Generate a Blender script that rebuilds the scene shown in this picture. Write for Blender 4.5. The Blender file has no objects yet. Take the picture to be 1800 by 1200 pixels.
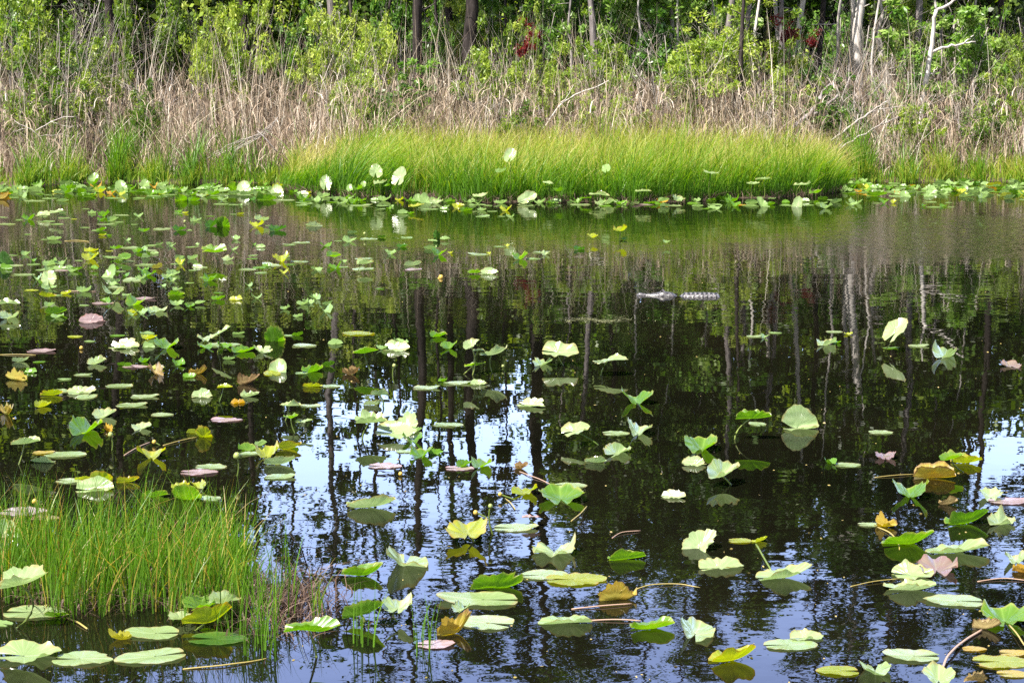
import bpy, math, random
import numpy as np
from math import sin, cos, pi, radians as R, atan2, hypot

rng = np.random.default_rng(11)
random.seed(5)
C = bpy.context.scene.collection
sc = bpy.context.scene

# ------------------------------------------------------------------ camera
FPX, CH, PITCH = 3300.0, 2.6, R(9.12)
CP, SP = cos(PITCH), sin(PITCH)
def ray(u, v):
    dx, dy = (u - 900) / FPX, (600 - v) / FPX
    return np.array([dx, CP + dy * SP, -SP + dy * CP])
def P(u, v, z=0.0):
    d = ray(u, v); t = (z - CH) / d[2]
    return np.array([d[0] * t, d[1] * t, z])
def PD(u, v, y):
    d = ray(u, v); t = y / d[1]
    return np.array([d[0] * t, y, CH + d[2] * t])
def depth(p):
    return p[1] * CP + (p[2] - CH) * -SP
def proj(p):
    z = depth(p); yy = p[1] * SP + (p[2] - CH) * CP
    return 900 + p[0] / z * FPX, 600 - yy / z * FPX
cd = bpy.data.cameras.new('camera'); cam = bpy.data.objects.new('camera', cd); C.objects.link(cam)
cam.location = (0, 0, CH); cam.rotation_euler = (pi / 2 - PITCH, 0, 0)
cd.sensor_width = 36; cd.sensor_fit = 'HORIZONTAL'; cd.lens = 36 * FPX / 1800; cd.clip_end = 2000
sc.camera = cam

# ------------------------------------------------------------------ light
SUN_EL, SUN_AZ = R(61), R(-128)         # azimuth from +Y, clockwise; the sun stands high behind the camera's left shoulder
w = bpy.data.worlds.new('World'); sc.world = w; w.use_nodes = True
nt = w.node_tree; bg = nt.nodes['Background']
sky = nt.nodes.new('ShaderNodeTexSky'); sky.sky_type = 'NISHITA'; sky.sun_disc = False
sky.sun_elevation = SUN_EL; sky.sun_rotation = SUN_AZ; sky.air_density = 1.0; sky.dust_density = 2.2; sky.ozone_density = 1.4
# hazy glow added to the sky ahead, brightening the pond's mirror, broken, thinning upwards
gN = nt.nodes.new('ShaderNodeTexCoord'); gS = nt.nodes.new('ShaderNodeSeparateXYZ'); nt.links.new(gN.outputs['Generated'], gS.inputs[0])
def wmr(o_, a, b, c, d):
    n_ = nt.nodes.new('ShaderNodeMapRange'); n_.interpolation_type = 'SMOOTHSTEP'; nt.links.new(o_, n_.inputs[0])
    for i_, x_ in enumerate((a, b, c, d)): n_.inputs[1 + i_].default_value = x_
    return n_.outputs[0]
def wmul(a, b):
    n_ = nt.nodes.new('ShaderNodeMath'); n_.operation = 'MULTIPLY'; nt.links.new(a, n_.inputs[0]); nt.links.new(b, n_.inputs[1]); return n_.outputs[0]
gM = nt.nodes.new('ShaderNodeMapping'); gM.inputs['Scale'].default_value = (1, 1, 2.5); nt.links.new(gN.outputs['Generated'], gM.inputs[0])
gX = nt.nodes.new('ShaderNodeTexNoise'); gX.inputs['Scale'].default_value = 3.4; gX.inputs['Detail'].default_value = 6; nt.links.new(gM.outputs[0], gX.inputs[0])
cl = wmul(wmul(wmr(gS.outputs[1], .1, .75, 0, 1), wmr(gS.outputs[2], .24, .62, 1, .0)), wmr(gX.outputs['Fac'], .25, .6, .62, 1))
gC = nt.nodes.new('ShaderNodeMix'); gC.data_type = 'RGBA'; nt.links.new(cl, gC.inputs['Factor'])
nt.links.new(sky.outputs[0], gC.inputs['A']); gB = nt.nodes.new('ShaderNodeMix'); gB.data_type = 'RGBA'; nt.links.new(wmr(gS.outputs[2], .17, .34, 0, 1), gB.inputs['Factor'])
gB.inputs['A'].default_value = (22.0, 29.5, 46.0, 1); gB.inputs['B'].default_value = (13.0, 17.5, 34.0, 1); nt.links.new(gB.outputs['Result'], gC.inputs['B'])
nt.links.new(gC.outputs['Result'], bg.inputs[0]); bg.inputs[1].default_value = 0.05
sl = bpy.data.lights.new('sun', 'SUN'); sl.energy = 5.0; sl.angle = R(0.53); sl.color = (1, .95, .86)
so = bpy.data.objects.new('sun', sl); C.objects.link(so)
from mathutils import Vector
sd = Vector((sin(SUN_AZ) * cos(SUN_EL), cos(SUN_AZ) * cos(SUN_EL), sin(SUN_EL)))
so.rotation_euler = sd.to_track_quat('Z', 'Y').to_euler(); so.location = (-20, -10, 40)
sc.view_settings.view_transform = 'Standard'; sc.view_settings.look = 'None'
sc.view_settings.exposure = 1.65; sc.view_settings.gamma = 1.0
sc.cycles.max_bounces = 7; sc.cycles.transparent_max_bounces = 4
sc.cycles.diffuse_bounces = 3; sc.cycles.glossy_bounces = 3; sc.cycles.transmission_bounces = 4
sc.cycles.use_denoising = False

# ------------------------------------------------------------------ helpers
def tag(o, label=None, cat=None, group=None, kind=None):
    if label: o['label'] = label
    if cat: o['category'] = cat
    if group: o['group'] = group
    if kind: o['kind'] = kind
    return o
def make_mesh(name, V, F, mats, tone=None, uv=None, smooth=False, fmat=None):
    """F: (n,4) int array of quads (last index -1 for a triangle)"""
    V = np.asarray(V, dtype=np.float32); F = np.asarray(F, dtype=np.int32)
    me = bpy.data.meshes.new(name)
    me.vertices.add(len(V)); me.vertices.foreach_set('co', V.ravel())
    tri = F[:, 3] < 0
    tot = np.where(tri, 3, 4).astype(np.int32)
    start = np.concatenate([[0], np.cumsum(tot)[:-1]]).astype(np.int32)
    loops = F.ravel(); loops = loops[loops >= 0]
    me.loops.add(len(loops)); me.loops.foreach_set('vertex_index', loops)
    me.polygons.add(len(F)); me.polygons.foreach_set('loop_start', start)
    if smooth: me.polygons.foreach_set('use_smooth', np.ones(len(F), dtype=bool))
    for m in (mats if isinstance(mats, (list, tuple)) else [mats]): me.materials.append(m)
    if fmat is not None: me.polygons.foreach_set('material_index', np.asarray(fmat, dtype=np.int32))
    if tone is not None:
        a = me.attributes.new('tone', 'FLOAT', 'FACE'); a.data.foreach_set('value', np.asarray(tone, dtype=np.float32))
    if uv is not None:
        l = me.uv_layers.new(name='UVMap'); l.data.foreach_set('uv', np.asarray(uv, dtype=np.float32)[loops].ravel())
    me.update(calc_edges=True); me.validate()
    return me
def link(name, me, parent=None, loc=None):
    o = bpy.data.objects.new(name, me); C.objects.link(o)
    if parent is not None: o.parent = parent
    if loc is not None: o.location = loc
    return o
def empty(name, loc):
    o = bpy.data.objects.new(name, None); C.objects.link(o); o.location = loc; o.empty_display_size = .1
    return o
class MB:
    def __init__(s): s.V = []; s.F = []; s.T = []; s.n = 0
    def add(s, V, F, tone=0.5):
        V = np.asarray(V, dtype=np.float32).reshape(-1, 3); F = np.asarray(F, dtype=np.int32).reshape(-1, 4)
        s.F.append(np.where(F >= 0, F + s.n, -1)); s.V.append(V); s.n += len(V)
        s.T.append(np.broadcast_to(np.asarray(tone, dtype=np.float32), (len(F),)))
    def tube(s, pts, rad, k=5, tone=.5, cap=True):
        pts = np.asarray(pts, float); n = len(pts); rad = np.broadcast_to(np.asarray(rad, float), (n,))
        t = np.gradient(pts, axis=0); t /= np.linalg.norm(t, axis=1, keepdims=True) + 1e-9
        ref = np.where(np.abs(t[:, 2:3]) > .9, [[1., 0, 0]], [[0, 0, 1.]])
        a = np.cross(t, ref); a /= np.linalg.norm(a, axis=1, keepdims=True) + 1e-9; b = np.cross(t, a)
        th = np.arange(k) * 2 * pi / k
        V = pts[:, None] + rad[:, None, None] * (a[:, None] * np.cos(th)[None, :, None] + b[:, None] * np.sin(th)[None, :, None])
        i = np.arange(n - 1)[:, None] * k; j = np.arange(k)[None]; j2 = (j + 1) % k
        F = np.stack([i + j, i + j2, i + k + j2, i + k + j], -1).reshape(-1, 4)
        V = V.reshape(-1, 3)
        if cap:
            V = np.vstack([V, pts[-1], pts[0]]); top = n * k
            F = np.vstack([F] + [[[(n - 1) * k + q, (n - 1) * k + (q + 1) % k, top, -1]] for q in range(k)] + [[[(q + 1) % k, q, top + 1, -1]] for q in range(k)])
        s.add(V, F, tone)
    def mesh(s, name, mats, smooth=False):
        return make_mesh(name, np.concatenate(s.V), np.concatenate(s.F), mats, np.concatenate(s.T), smooth=smooth)

# ------------------------------------------------------------------ materials
def mat(name):
    m = bpy.data.materials.new(name); m.use_nodes = True
    t = m.node_tree; t.nodes.clear()
    return m, t, t.nodes.new, t.links.new
def ramp(t, stops):
    n = t.nodes.new('ShaderNodeValToRGB'); e = n.color_ramp.elements
    while len(e) > 1: e.remove(e[0])
    e[0].position = stops[0][0]; e[0].color = (*stops[0][1], 1)
    for p, c in stops[1:]:
        x = e.new(p); x.color = (*c, 1)
    return n
def math_(t, op, a, b=None, clamp=False):
    n = t.nodes.new('ShaderNodeMath'); n.operation = op; n.use_clamp = clamp
    for i, x in enumerate((a, b)):
        if x is None: continue
        if isinstance(x, (int, float)): n.inputs[i].default_value = x
        else: t.links.new(x, n.inputs[i])
    return n.outputs[0]
def noise(t, scale, detail=3, vec=None, rough=.5):
    n = t.nodes.new('ShaderNodeTexNoise'); n.inputs['Scale'].default_value = scale; n.inputs['Detail'].default_value = detail
    n.inputs['Roughness'].default_value = rough
    if vec is not None: t.links.new(vec, n.inputs['Vector'])
    return n
def foliage_mat(name, stops, trans=.38, rough=.5, obj_var=.12, spec=.35):
    """leaves, blades: colour by the tone of each leaf, thin and letting light through"""
    m, t, N, L = mat(name)
    a = N('ShaderNodeAttribute'); a.attribute_name = 'tone'
    oi = N('ShaderNodeObjectInfo')
    v = math_(t, 'ADD', a.outputs['Fac'], math_(t, 'MULTIPLY', math_(t, 'SUBTRACT', oi.outputs['Random'], .5), obj_var * 2), True)
    r = ramp(t, stops); L(v, r.inputs[0])
    p = N('ShaderNodeBsdfPrincipled'); L(r.outputs[0], p.inputs['Base Color']); p.inputs['Roughness'].default_value = rough
    p.inputs['Specular IOR Level'].default_value = spec
    tr = N('ShaderNodeBsdfTranslucent')
    hs = N('ShaderNodeHueSaturation'); hs.inputs['Saturation'].default_value = 1.12; hs.inputs['Value'].default_value = 1.5
    L(r.outputs[0], hs.inputs['Color']); L(hs.outputs[0], tr.inputs[0])
    mx = N('ShaderNodeMixShader'); mx.inputs[0].default_value = trans
    L(p.outputs[0], mx.inputs[1]); L(tr.outputs[0], mx.inputs[2])
    o = N('ShaderNodeOutputMaterial'); L(mx.outputs[0], o.inputs[0])
    return m
def wood_mat(name, stops, scale=3.0, rough=.85):
    m, t, N, L = mat(name)
    g = N('ShaderNodeNewGeometry'); mp = N('ShaderNodeMapping'); mp.inputs['Scale'].default_value = (scale * 3, scale * 3, scale * .6)
    L(g.outputs['Position'], mp.inputs[0])
    n = noise(t, 2.2, 5, mp.outputs[0], .65)
    a = N('ShaderNodeAttribute'); a.attribute_name = 'tone'
    v = math_(t, 'ADD', math_(t, 'MULTIPLY', math_(t, 'SUBTRACT', n.outputs['Fac'], .5), 1.6), a.outputs['Fac'], True)
    r = ramp(t, stops); L(v, r.inputs[0])
    b = N('ShaderNodeBump'); b.inputs['Strength'].default_value = .7; b.inputs['Distance'].default_value = .02; L(n.outputs['Fac'], b.inputs['Height'])
    p = N('ShaderNodeBsdfPrincipled'); p.inputs['Roughness'].default_value = rough; p.inputs['Specular IOR Level'].default_value = .2
    L(r.outputs[0], p.inputs['Base Color']); L(b.outputs[0], p.inputs['Normal'])
    o = N('ShaderNodeOutputMaterial'); L(p.outputs[0], o.inputs[0])
    return m
def pad_mat(name, base, alt, edge, trans=.3, rough=.3, tsat=1.15, tval=1.6, spec=.5, blotch=.75):
    """lily pad: radiating veins, mottling, a worn edge; shiny above, light shows through"""
    m, t, N, L = mat(name)
    uv = N('ShaderNodeUVMap'); sx = N('ShaderNodeSeparateXYZ'); L(uv.outputs[0], sx.inputs[0])
    oi = N('ShaderNodeObjectInfo'); tc = N('ShaderNodeTexCoord')
    vein = math_(t, 'ABSOLUTE', math_(t, 'SINE', math_(t, 'MULTIPLY', sx.outputs[0], 2 * pi * 11)))
    vein = math_(t, 'POWER', math_(t, 'SUBTRACT', 1.0, vein), 5.0)
    mp = N('ShaderNodeMapping'); L(tc.outputs['Object'], mp.inputs[0])
    cb = N('ShaderNodeCombineXYZ'); L(math_(t, 'MULTIPLY', oi.outputs['Random'], 37.0), cb.inputs[0]); L(cb.outputs[0], mp.inputs['Location'])
    n1 = noise(t, 9, 4, mp.outputs[0], .6); n2 = noise(t, 45, 3, mp.outputs[0], .6)
    r1 = ramp(t, [(.36, (0, 0, 0)), (.68, (1, 1, 1))]); L(n1.outputs['Fac'], r1.inputs[0])
    m1 = N('ShaderNodeMix'); m1.data_type = 'RGBA'; m1.inputs['A'].default_value = (*base, 1); m1.inputs['B'].default_value = (*alt, 1)
    f = math_(t, 'ADD', math_(t, 'MULTIPLY', r1.outputs[0], blotch), math_(t, 'MULTIPLY', math_(t, 'SUBTRACT', oi.outputs['Random'], .5), .6), True)
    L(f, m1.inputs['Factor'])
    m2 = N('ShaderNodeMix'); m2.data_type = 'RGBA'; L(m1.outputs['Result'], m2.inputs['A']); m2.inputs['B'].default_value = (*edge, 1)
    e = math_(t, 'ADD', sx.outputs[1], math_(t, 'MULTIPLY', math_(t, 'SUBTRACT', n1.outputs['Fac'], .5), .5))
    er = ramp(t, [(.9, (0, 0, 0)), (1.06, (1, 1, 1))]); er.color_ramp.elements[1].position = 1.0; L(e, er.inputs[0])
    sp = ramp(t, [(.68, (0, 0, 0)), (.76, (1, 1, 1))]); L(n2.outputs['Fac'], sp.inputs[0])
    ee = math_(t, 'ADD', math_(t, 'MULTIPLY', er.outputs[0], .8), math_(t, 'MULTIPLY', sp.outputs[0], .6), True)
    L(ee, m2.inputs['Factor'])
    m3 = N('ShaderNodeMix'); m3.data_type = 'RGBA'; m3.inputs['B'].default_value = tuple(min(1, c * 1.35 + .03) for c in alt) + (1,)
    L(m2.outputs['Result'], m3.inputs['A']); th_ = math_(t, 'MULTIPLY', math_(t, 'SUBTRACT', sx.outputs[0], .5), 2 * pi)
    rib = math_(t, 'MULTIPLY', math_(t, 'GREATER_THAN', math_(t, 'COSINE', th_), 0.0), math_(t, 'POWER', math_(t, 'SUBTRACT', 1.0, math_(t, 'ABSOLUTE', math_(t, 'MULTIPLY', math_(t, 'SINE', th_), sx.outputs[1])), True), 40.0))
    L(math_(t, 'MULTIPLY', math_(t, 'MAXIMUM', math_(t, 'MULTIPLY', vein, .6), rib), .6), m3.inputs['Factor'])
    hg = math_(t, 'ADD', vein, math_(t, 'MULTIPLY', n2.outputs['Fac'], .5))
    b = N('ShaderNodeBump'); b.inputs['Strength'].default_value = .4; b.inputs['Distance'].default_value = .002; L(hg, b.inputs['Height'])
    p = N('ShaderNodeBsdfPrincipled'); L(m3.outputs['Result'], p.inputs['Base Color'])
    p.inputs['Roughness'].default_value = rough; p.inputs['Specular IOR Level'].default_value = spec; L(b.outputs[0], p.inputs['Normal']); p.inputs['Coat Weight'].default_value = .35; p.inputs['Coat Roughness'].default_value = .16
    hs = N('ShaderNodeHueSaturation'); hs.inputs['Saturation'].default_value = tsat; hs.inputs['Value'].default_value = tval
    L(m3.outputs['Result'], hs.inputs['Color'])
    tr = N('ShaderNodeBsdfTranslucent'); L(hs.outputs[0], tr.inputs[0]); L(b.outputs[0], tr.inputs['Normal'])
    mx = N('ShaderNodeMixShader'); mx.inputs[0].default_value = trans
    L(p.outputs[0], mx.inputs[1]); L(tr.outputs[0], mx.inputs[2])
    o = N('ShaderNodeOutputMaterial'); L(mx.outputs[0], o.inputs[0])
    return m

PM = {
    'p': pad_mat('pad_pale_green', (.22, .31, .12), (.33, .40, .21), (.30, .25, .09), trans=.3, rough=.22, spec=.8),
    'g': pad_mat('pad_green', (.085, .19, .02), (.15, .26, .035), (.25, .27, .06), trans=.42, rough=.3, tval=1.7),
    'y': pad_mat('pad_yellow_green', (.24, .30, .025), (.34, .36, .05), (.36, .24, .05), trans=.45, rough=.32, tval=1.4),
    'd': pad_mat('pad_dark_green', (.035, .10, .015), (.06, .14, .025), (.10, .14, .04), trans=.35, rough=.3),
    'r': pad_mat('pad_purple', (.24, .17, .17), (.33, .25, .24), (.30, .14, .11), trans=.15, rough=.26),
    'b': pad_mat('pad_brown', (.17, .10, .04), (.30, .24, .10), (.10, .05, .02), trans=.25, rough=.5, spec=.3),
    'o': pad_mat('pad_orange', (.36, .24, .03), (.28, .30, .06), (.20, .10, .04), trans=.35, rough=.4, tval=1.3),
    'k': pad_mat('pad_pink', (.20, .13, .125), (.21, .19, .12), (.20, .10, .08), trans=.3, rough=.3),
}
STALK = foliage_mat('stalk_green', [(0, (.06, .10, .015)), (1, (.16, .20, .04))], trans=.05, rough=.4)
STALKY = foliage_mat('stalk_yellow', [(0, (.24, .20, .05)), (1, (.34, .26, .09))], trans=.05, rough=.45)
STALKP = foliage_mat('stalk_pinkish', [(0, (.30, .19, .13)), (1, (.38, .26, .20))], trans=.05, rough=.45)

# ------------------------------------------------------------------ water
def water_mat():
    m, t, N, L = mat('pond_water')
    g = N('ShaderNodeNewGeometry'); sp = N('ShaderNodeSeparateXYZ'); L(g.outputs['Position'], sp.inputs[0])
    X, Y = sp.outputs[0], sp.outputs[1]
    def slope(sx, sy, det, off):
        mp = N('ShaderNodeMapping'); mp.inputs['Scale'].default_value = (sx, sy, 1); mp.inputs['Location'].default_value = (off, off * .7, 0)
        L(g.outputs['Position'], mp.inputs[0])
        n = noise(t, 1.0, det, mp.outputs[0], .55)
        v = N('ShaderNodeVectorMath'); v.operation = 'SUBTRACT'; L(n.outputs['Color'], v.inputs[0]); v.inputs[1].default_value = (.5, .5, .5)
        return v.outputs[0]
    def mr(val, a, b, c, d, smooth=True):
        n = N('ShaderNodeMapRange'); n.interpolation_type = 'SMOOTHSTEP' if smooth else 'LINEAR'
        L(val, n.inputs[0])
        for i, x in enumerate((a, b, c, d)): n.inputs[1 + i].default_value = x
        return n.outputs[0]
    # wind patches: big soft areas where the surface is stirred
    mp = N('ShaderNodeMapping'); mp.inputs['Scale'].default_value = (.22, .30, 1); L(g.outputs['Position'], mp.inputs[0])
    big = noise(t, 1, 2, mp.outputs[0])
    Yw = math_(t, 'ADD', Y, math_(t, 'MULTIPLY', math_(t, 'SUBTRACT', big.outputs['Fac'], .5), 5.0))
    Xw = math_(t, 'ADD', X, math_(t, 'MULTIPLY', math_(t, 'SUBTRACT', big.outputs['Fac'], .5), 3.0))
    far = math_(t, 'MULTIPLY', mr(Yw, 22.5, 24.5, 0, 1), mr(Yw, 31, 36, 1, .35))
    gust = math_(t, 'MULTIPLY', math_(t, 'MULTIPLY', mr(Yw, 21.0, 23.5, 0, 1), mr(Yw, 26, 29, 1, 0)), mr(Xw, 3.2, 6.5, 0, 1))
    near = math_(t, 'MULTIPLY', mr(Yw, 11.6, 9.4, 0, 1), mr(Xw, -1.3, -.2, 0.25, 1))
    mid = mr(Yw, 15, 19, .0, 1)
    def scl(vec, f):
        n = N('ShaderNodeVectorMath'); n.operation = 'SCALE'; L(vec, n.inputs[0])
        if isinstance(f, (int, float)): n.inputs['Scale'].default_value = f
        else: L(f, n.inputs['Scale'])
        return n.outputs[0]
    def add(a, b):
        n = N('ShaderNodeVectorMath'); n.operation = 'ADD'; L(a, n.inputs[0]); L(b, n.inputs[1]); return n.outputs[0]
    s_fine = slope(14, 26, 2, 3.1); s_wave = slope(2.2, 9, 2, 8.3); s_long = slope(.7, 2.6, 1, 21.0); s_sp = slope(24, 34, 1, 40.)
    amp_wave = math_(t, 'ADD', math_(t, 'ADD', math_(t, 'MULTIPLY', mid, WAVE_MID), WAVE_CALM), math_(t, 'ADD', math_(t, 'MULTIPLY', near, WAVE_NEAR), math_(t, 'MULTIPLY', far, .012)))
    amp_fine = math_(t, 'ADD', math_(t, 'ADD', .0028, math_(t, 'MULTIPLY', near, .011)), math_(t, 'ADD', math_(t, 'MULTIPLY', far, .045), math_(t, 'MULTIPLY', gust, .24)))
    v = add(add(scl(s_wave, amp_wave), scl(s_fine, amp_fine)), add(scl(s_long, .008), scl(s_sp, math_(t, 'MULTIPLY', gust, .10))))
    ms = N('ShaderNodeVectorMath'); ms.operation = 'MULTIPLY'; L(v, ms.inputs[0]); ms.inputs[1].default_value = (1, 1, 0)
    az = N('ShaderNodeVectorMath'); az.operation = 'ADD'; L(ms.outputs[0], az.inputs[0]); az.inputs[1].default_value = (0, 0, 1)
    nm = N('ShaderNodeVectorMath'); nm.operation = 'NORMALIZE'; L(az.outputs[0], nm.inputs[0])
    fr = N('ShaderNodeFresnel'); fr.inputs['IOR'].default_value = 1.42; L(nm.outputs[0], fr.inputs['Normal'])
    gl = N('ShaderNodeBsdfGlossy'); gl.inputs['Roughness'].default_value = .004; L(nm.outputs[0], gl.inputs['Normal'])
    df = N('ShaderNodeBsdfDiffuse')
    murk = noise(t, .35, 3, g.outputs['Position'])
    rr = ramp(t, [(.35, (.0022, .0024, .0013)), (.7, (.006, .0052, .0028))]); L(murk.outputs['Fac'], rr.inputs[0]); L(rr.outputs[0], df.inputs[0])
    mx = N('ShaderNodeMixShader'); L(fr.outputs[0], mx.inputs[0]); L(df.outputs[0], mx.inputs[1]); L(gl.outputs[0], mx.inputs[2])
    o = N('ShaderNodeOutputMaterial'); L(mx.outputs[0], o.inputs[0])
    return m
WAVE_MID, WAVE_CALM, WAVE_NEAR = .014, .006, .014
wm = make_mesh('water', [(-70, -15, 0), (70, -15, 0), (70, 45, 0), (-70, 45, 0)], [(0, 1, 2, 3)], water_mat())
tag(link('water', wm), 'dark pond water mirroring the trees', kind='structure')

# ------------------------------------------------------------------ ground
def shore_y(x):
    x = np.asarray(x, float)
    return 34.3 + .35 * np.sin(x * .9 + 1) + .25 * np.sin(x * 2.3) + np.where(x > 5.5, .4, 0)
def island_edge(x):
    """front edge of the grassy point for x inside it"""
    x = np.asarray(x, float)
    t = np.clip((x + 4.2) / 10.3, 0, 1)
    return 34.5 - 4.15 * np.clip(np.sin(pi * t), 0, 1) ** .42 + .16 * np.sin(x * 2.1) + .08 * np.sin(x * 5.3 + 1)
def ground_z(x, y):
    x = np.asarray(x, float); y = np.asarray(y, float)
    s = shore_y(x)
    z = np.where(y > s, .03 + np.minimum((y - s) * .06, .9), np.maximum((y - s) * .25, -.9))
    ins = (x > -4.2) & (x < 6.1)
    e = island_edge(x)
    zi = np.where(y > e, .03 + np.minimum((y - e) * .05, .2), np.maximum((y - e) * .4, -.9))
    z = np.where(ins, np.maximum(z, zi), z)
    return z + .03 * np.sin(x * 3.1) * np.sin(y * 2.7) * (z > .05)
xs = np.concatenate([np.linspace(-400, -21, 14), np.linspace(-20, 20, 161), np.linspace(21, 400, 14)])
ys = np.concatenate([np.linspace(-15, 29, 12), np.linspace(29.5, 48, 93), np.linspace(50, 400, 24)])
gx, gy = np.meshgrid(xs, ys)
V = np.stack([gx, gy, ground_z(gx, gy)], -1).reshape(-1, 3); nx = len(xs)
i = (np.arange(len(ys) - 1)[:, None] * nx + np.arange(nx - 1)[None]).ravel()
m, t, N, L = mat('bank_soil')
g = N('ShaderNodeNewGeometry'); n1 = noise(t, 3, 6, g.outputs['Position'], .7)
r1 = ramp(t, [(.3, (.018, .012, .007)), (.55, (.055, .036, .02)), (.8, (.13, .09, .05))]); L(n1.outputs['Fac'], r1.inputs[0])
b1 = N('ShaderNodeBump'); b1.inputs['Strength'].default_value = 1; b1.inputs['Distance'].default_value = .08; L(n1.outputs['Fac'], b1.inputs['Height'])
p1 = N('ShaderNodeBsdfPrincipled'); p1.inputs['Roughness'].default_value = .95; L(r1.outputs[0], p1.inputs['Base Color']); L(b1.outputs[0], p1.inputs['Normal'])
o1 = N('ShaderNodeOutputMaterial'); L(p1.outputs[0], o1.inputs[0])
tag(link('bank_ground', make_mesh('bank_ground', V, np.stack([i, i + 1, i + nx + 1, i + nx], -1), m, smooth=True)), 'brown leaf littered soil of the far bank', kind='structure')

# ------------------------------------------------------------------ blades, stems and leaves in bulk
def blades(base, height, lean, width, segs=4, droop=1.0, tone=.5, taper=True, tone_tip=None):
    """n ribbon blades; base (n,3), height (n,), lean (n,2) tip offset as a share of the height"""
    n = len(base); s = np.linspace(0, 1, segs + 1)
    h = np.asarray(height)[:, None]; wd = np.broadcast_to(np.asarray(width, float), (n,))
    bend = s[None] ** 2
    off = lean[:, None, :] * h[..., None] * bend[..., None]
    L2 = np.linalg.norm(lean, axis=1)[:, None]
    z = h * (s[None] - droop * .35 * np.minimum(L2, 1.6) * s[None] ** 3 * .6)
    c = np.concatenate([base[:, None, :2] + off, (base[:, 2:3] + z)[..., None]], -1)
    a = rng.uniform(0, pi, n); side = np.stack([np.cos(a), np.sin(a) * .6, np.zeros(n)], -1)
    ww = (wd[:, None] * ((1 - s[None] ** 1.6 * .93) if taper else np.ones_like(s)[None]) * .5)
    l = c - side[:, None] * ww[..., None]; r = c + side[:, None] * ww[..., None]
    V = np.stack([l, r], 2).reshape(-1, 3)
    b = (np.arange(n) * (segs + 1) * 2)[:, None] + (np.arange(segs) * 2)[None]
    F = np.stack([b, b + 1, b + 3, b + 2], -1).reshape(-1, 4)
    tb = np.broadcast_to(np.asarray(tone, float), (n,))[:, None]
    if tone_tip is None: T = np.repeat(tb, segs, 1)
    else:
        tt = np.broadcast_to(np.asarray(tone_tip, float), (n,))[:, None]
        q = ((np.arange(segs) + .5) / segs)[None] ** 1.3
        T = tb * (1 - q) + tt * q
    return V, F, T.ravel()
def leaf_cards(cent, size, flat=.5, aspect=.45, up=0.0):
    """rhombic leaves with a fold, at cent (n,3)"""
    n = len(cent); size = np.broadcast_to(np.asarray(size, float), (n,))
    d = rng.normal(size=(n, 3)); d[:, 2] = d[:, 2] * flat + up; d /= np.linalg.norm(d, axis=1, keepdims=True)
    q = rng.normal(size=(n, 3)); sd_ = np.cross(d, q); sd_ /= np.linalg.norm(sd_, axis=1, keepdims=True) + 1e-9
    s1 = size[:, None]
    V = np.stack([cent - d * s1 * .5, cent - sd_ * s1 * aspect * .5, cent + d * s1 * .5, cent + sd_ * s1 * aspect * .5], 1).reshape(-1, 3)
    F = (np.arange(n) * 4)[:, None] + np.arange(4)[None]
    return V, F
def ball(n, c, r, shell=.0):
    d = rng.normal(size=(n, 3)); d /= np.linalg.norm(d, axis=1, keepdims=True)
    q = rng.uniform(shell, 1, n) ** (1 / 2.2)
    return np.asarray(c) + d * q[:, None] * np.asarray(r)
def n1d(x, seed=0, sc_=1.0):
    x = np.asarray(x) * sc_
    return (np.sin(x * 1.7 + seed) + np.sin(x * 3.1 + seed * 2.3) * .7 + np.sin(x * 6.7 + seed * 1.1) * .45 + np.sin(x * 13.1 + seed * 3.7) * .3) / 2.45

# colours
GRASS = foliage_mat('sedge_blades', [(0, (.05, .13, .008)), (.35, (.10, .23, .012)), (.6, (.22, .32, .03)), (.8, (.38, .38, .07)), (1, (.50, .42, .17))], trans=.42, rough=.45, obj_var=0)
NEARG = foliage_mat('rush_blades', [(0, (.05, .12, .008)), (.5, (.10, .22, .012)), (.72, (.24, .27, .03)), (.86, (.36, .22, .05)), (1, (.45, .36, .22))], trans=.38, rough=.4, obj_var=0)
REED = foliage_mat('dead_reed_stems', [(0, (.045, .027, .020)), (.35, (.17, .115, .08)), (.7, (.40, .31, .225)), (1, (.66, .59, .51))], trans=.15, rough=.7, obj_var=0)
SHRUB = foliage_mat('shrub_leaves', [(0, (.03, .07, .01)), (.4, (.10, .18, .02)), (.75, (.24, .33, .045)), (1, (.40, .46, .10))], trans=.4, rough=.42)
BAY = foliage_mat('bay_leaves', [(0, (.025, .07, .012)), (.45, (.07, .16, .025)), (.8, (.15, .27, .04)), (1, (.26, .36, .10))], trans=.4, rough=.35)
CROWN = foliage_mat('tree_leaves', [(0, (.012, .03, .006)), (.5, (.04, .09, .014)), (.8, (.10, .18, .022)), (1, (.2, .28, .04))], trans=.38, rough=.42)
WOODS = foliage_mat('far_wood_leaves', [(0, (.008, .018, .005)), (.42, (.035, .075, .011)), (.72, (.13, .21, .026)), (1, (.30, .40, .055))], trans=.38, rough=.45, obj_var=0)
RED = foliage_mat('red_leaves', [(0, (.06, .009, .010)), (1, (.17, .018, .02))], trans=.35, rough=.45)
BARKD = wood_mat('bark_dark', [(.1, (.012, .009, .008)), (.5, (.032, .025, .024)), (.9, (.075, .062, .06))])
BARKG = wood_mat('bark_grey', [(.1, (.06, .05, .05)), (.5, (.20, .175, .175)), (.9, (.36, .33, .33))])
BARKP = wood_mat('bark_pale', [(.1, (.2, .175, .16)), (.5, (.44, .40, .37)), (.9, (.64, .6, .56))])
TWIG = wood_mat('bare_twigs', [(.0, (.12, .10, .09)), (.5, (.33, .29, .27)), (1, (.5, .46, .43))])

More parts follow.
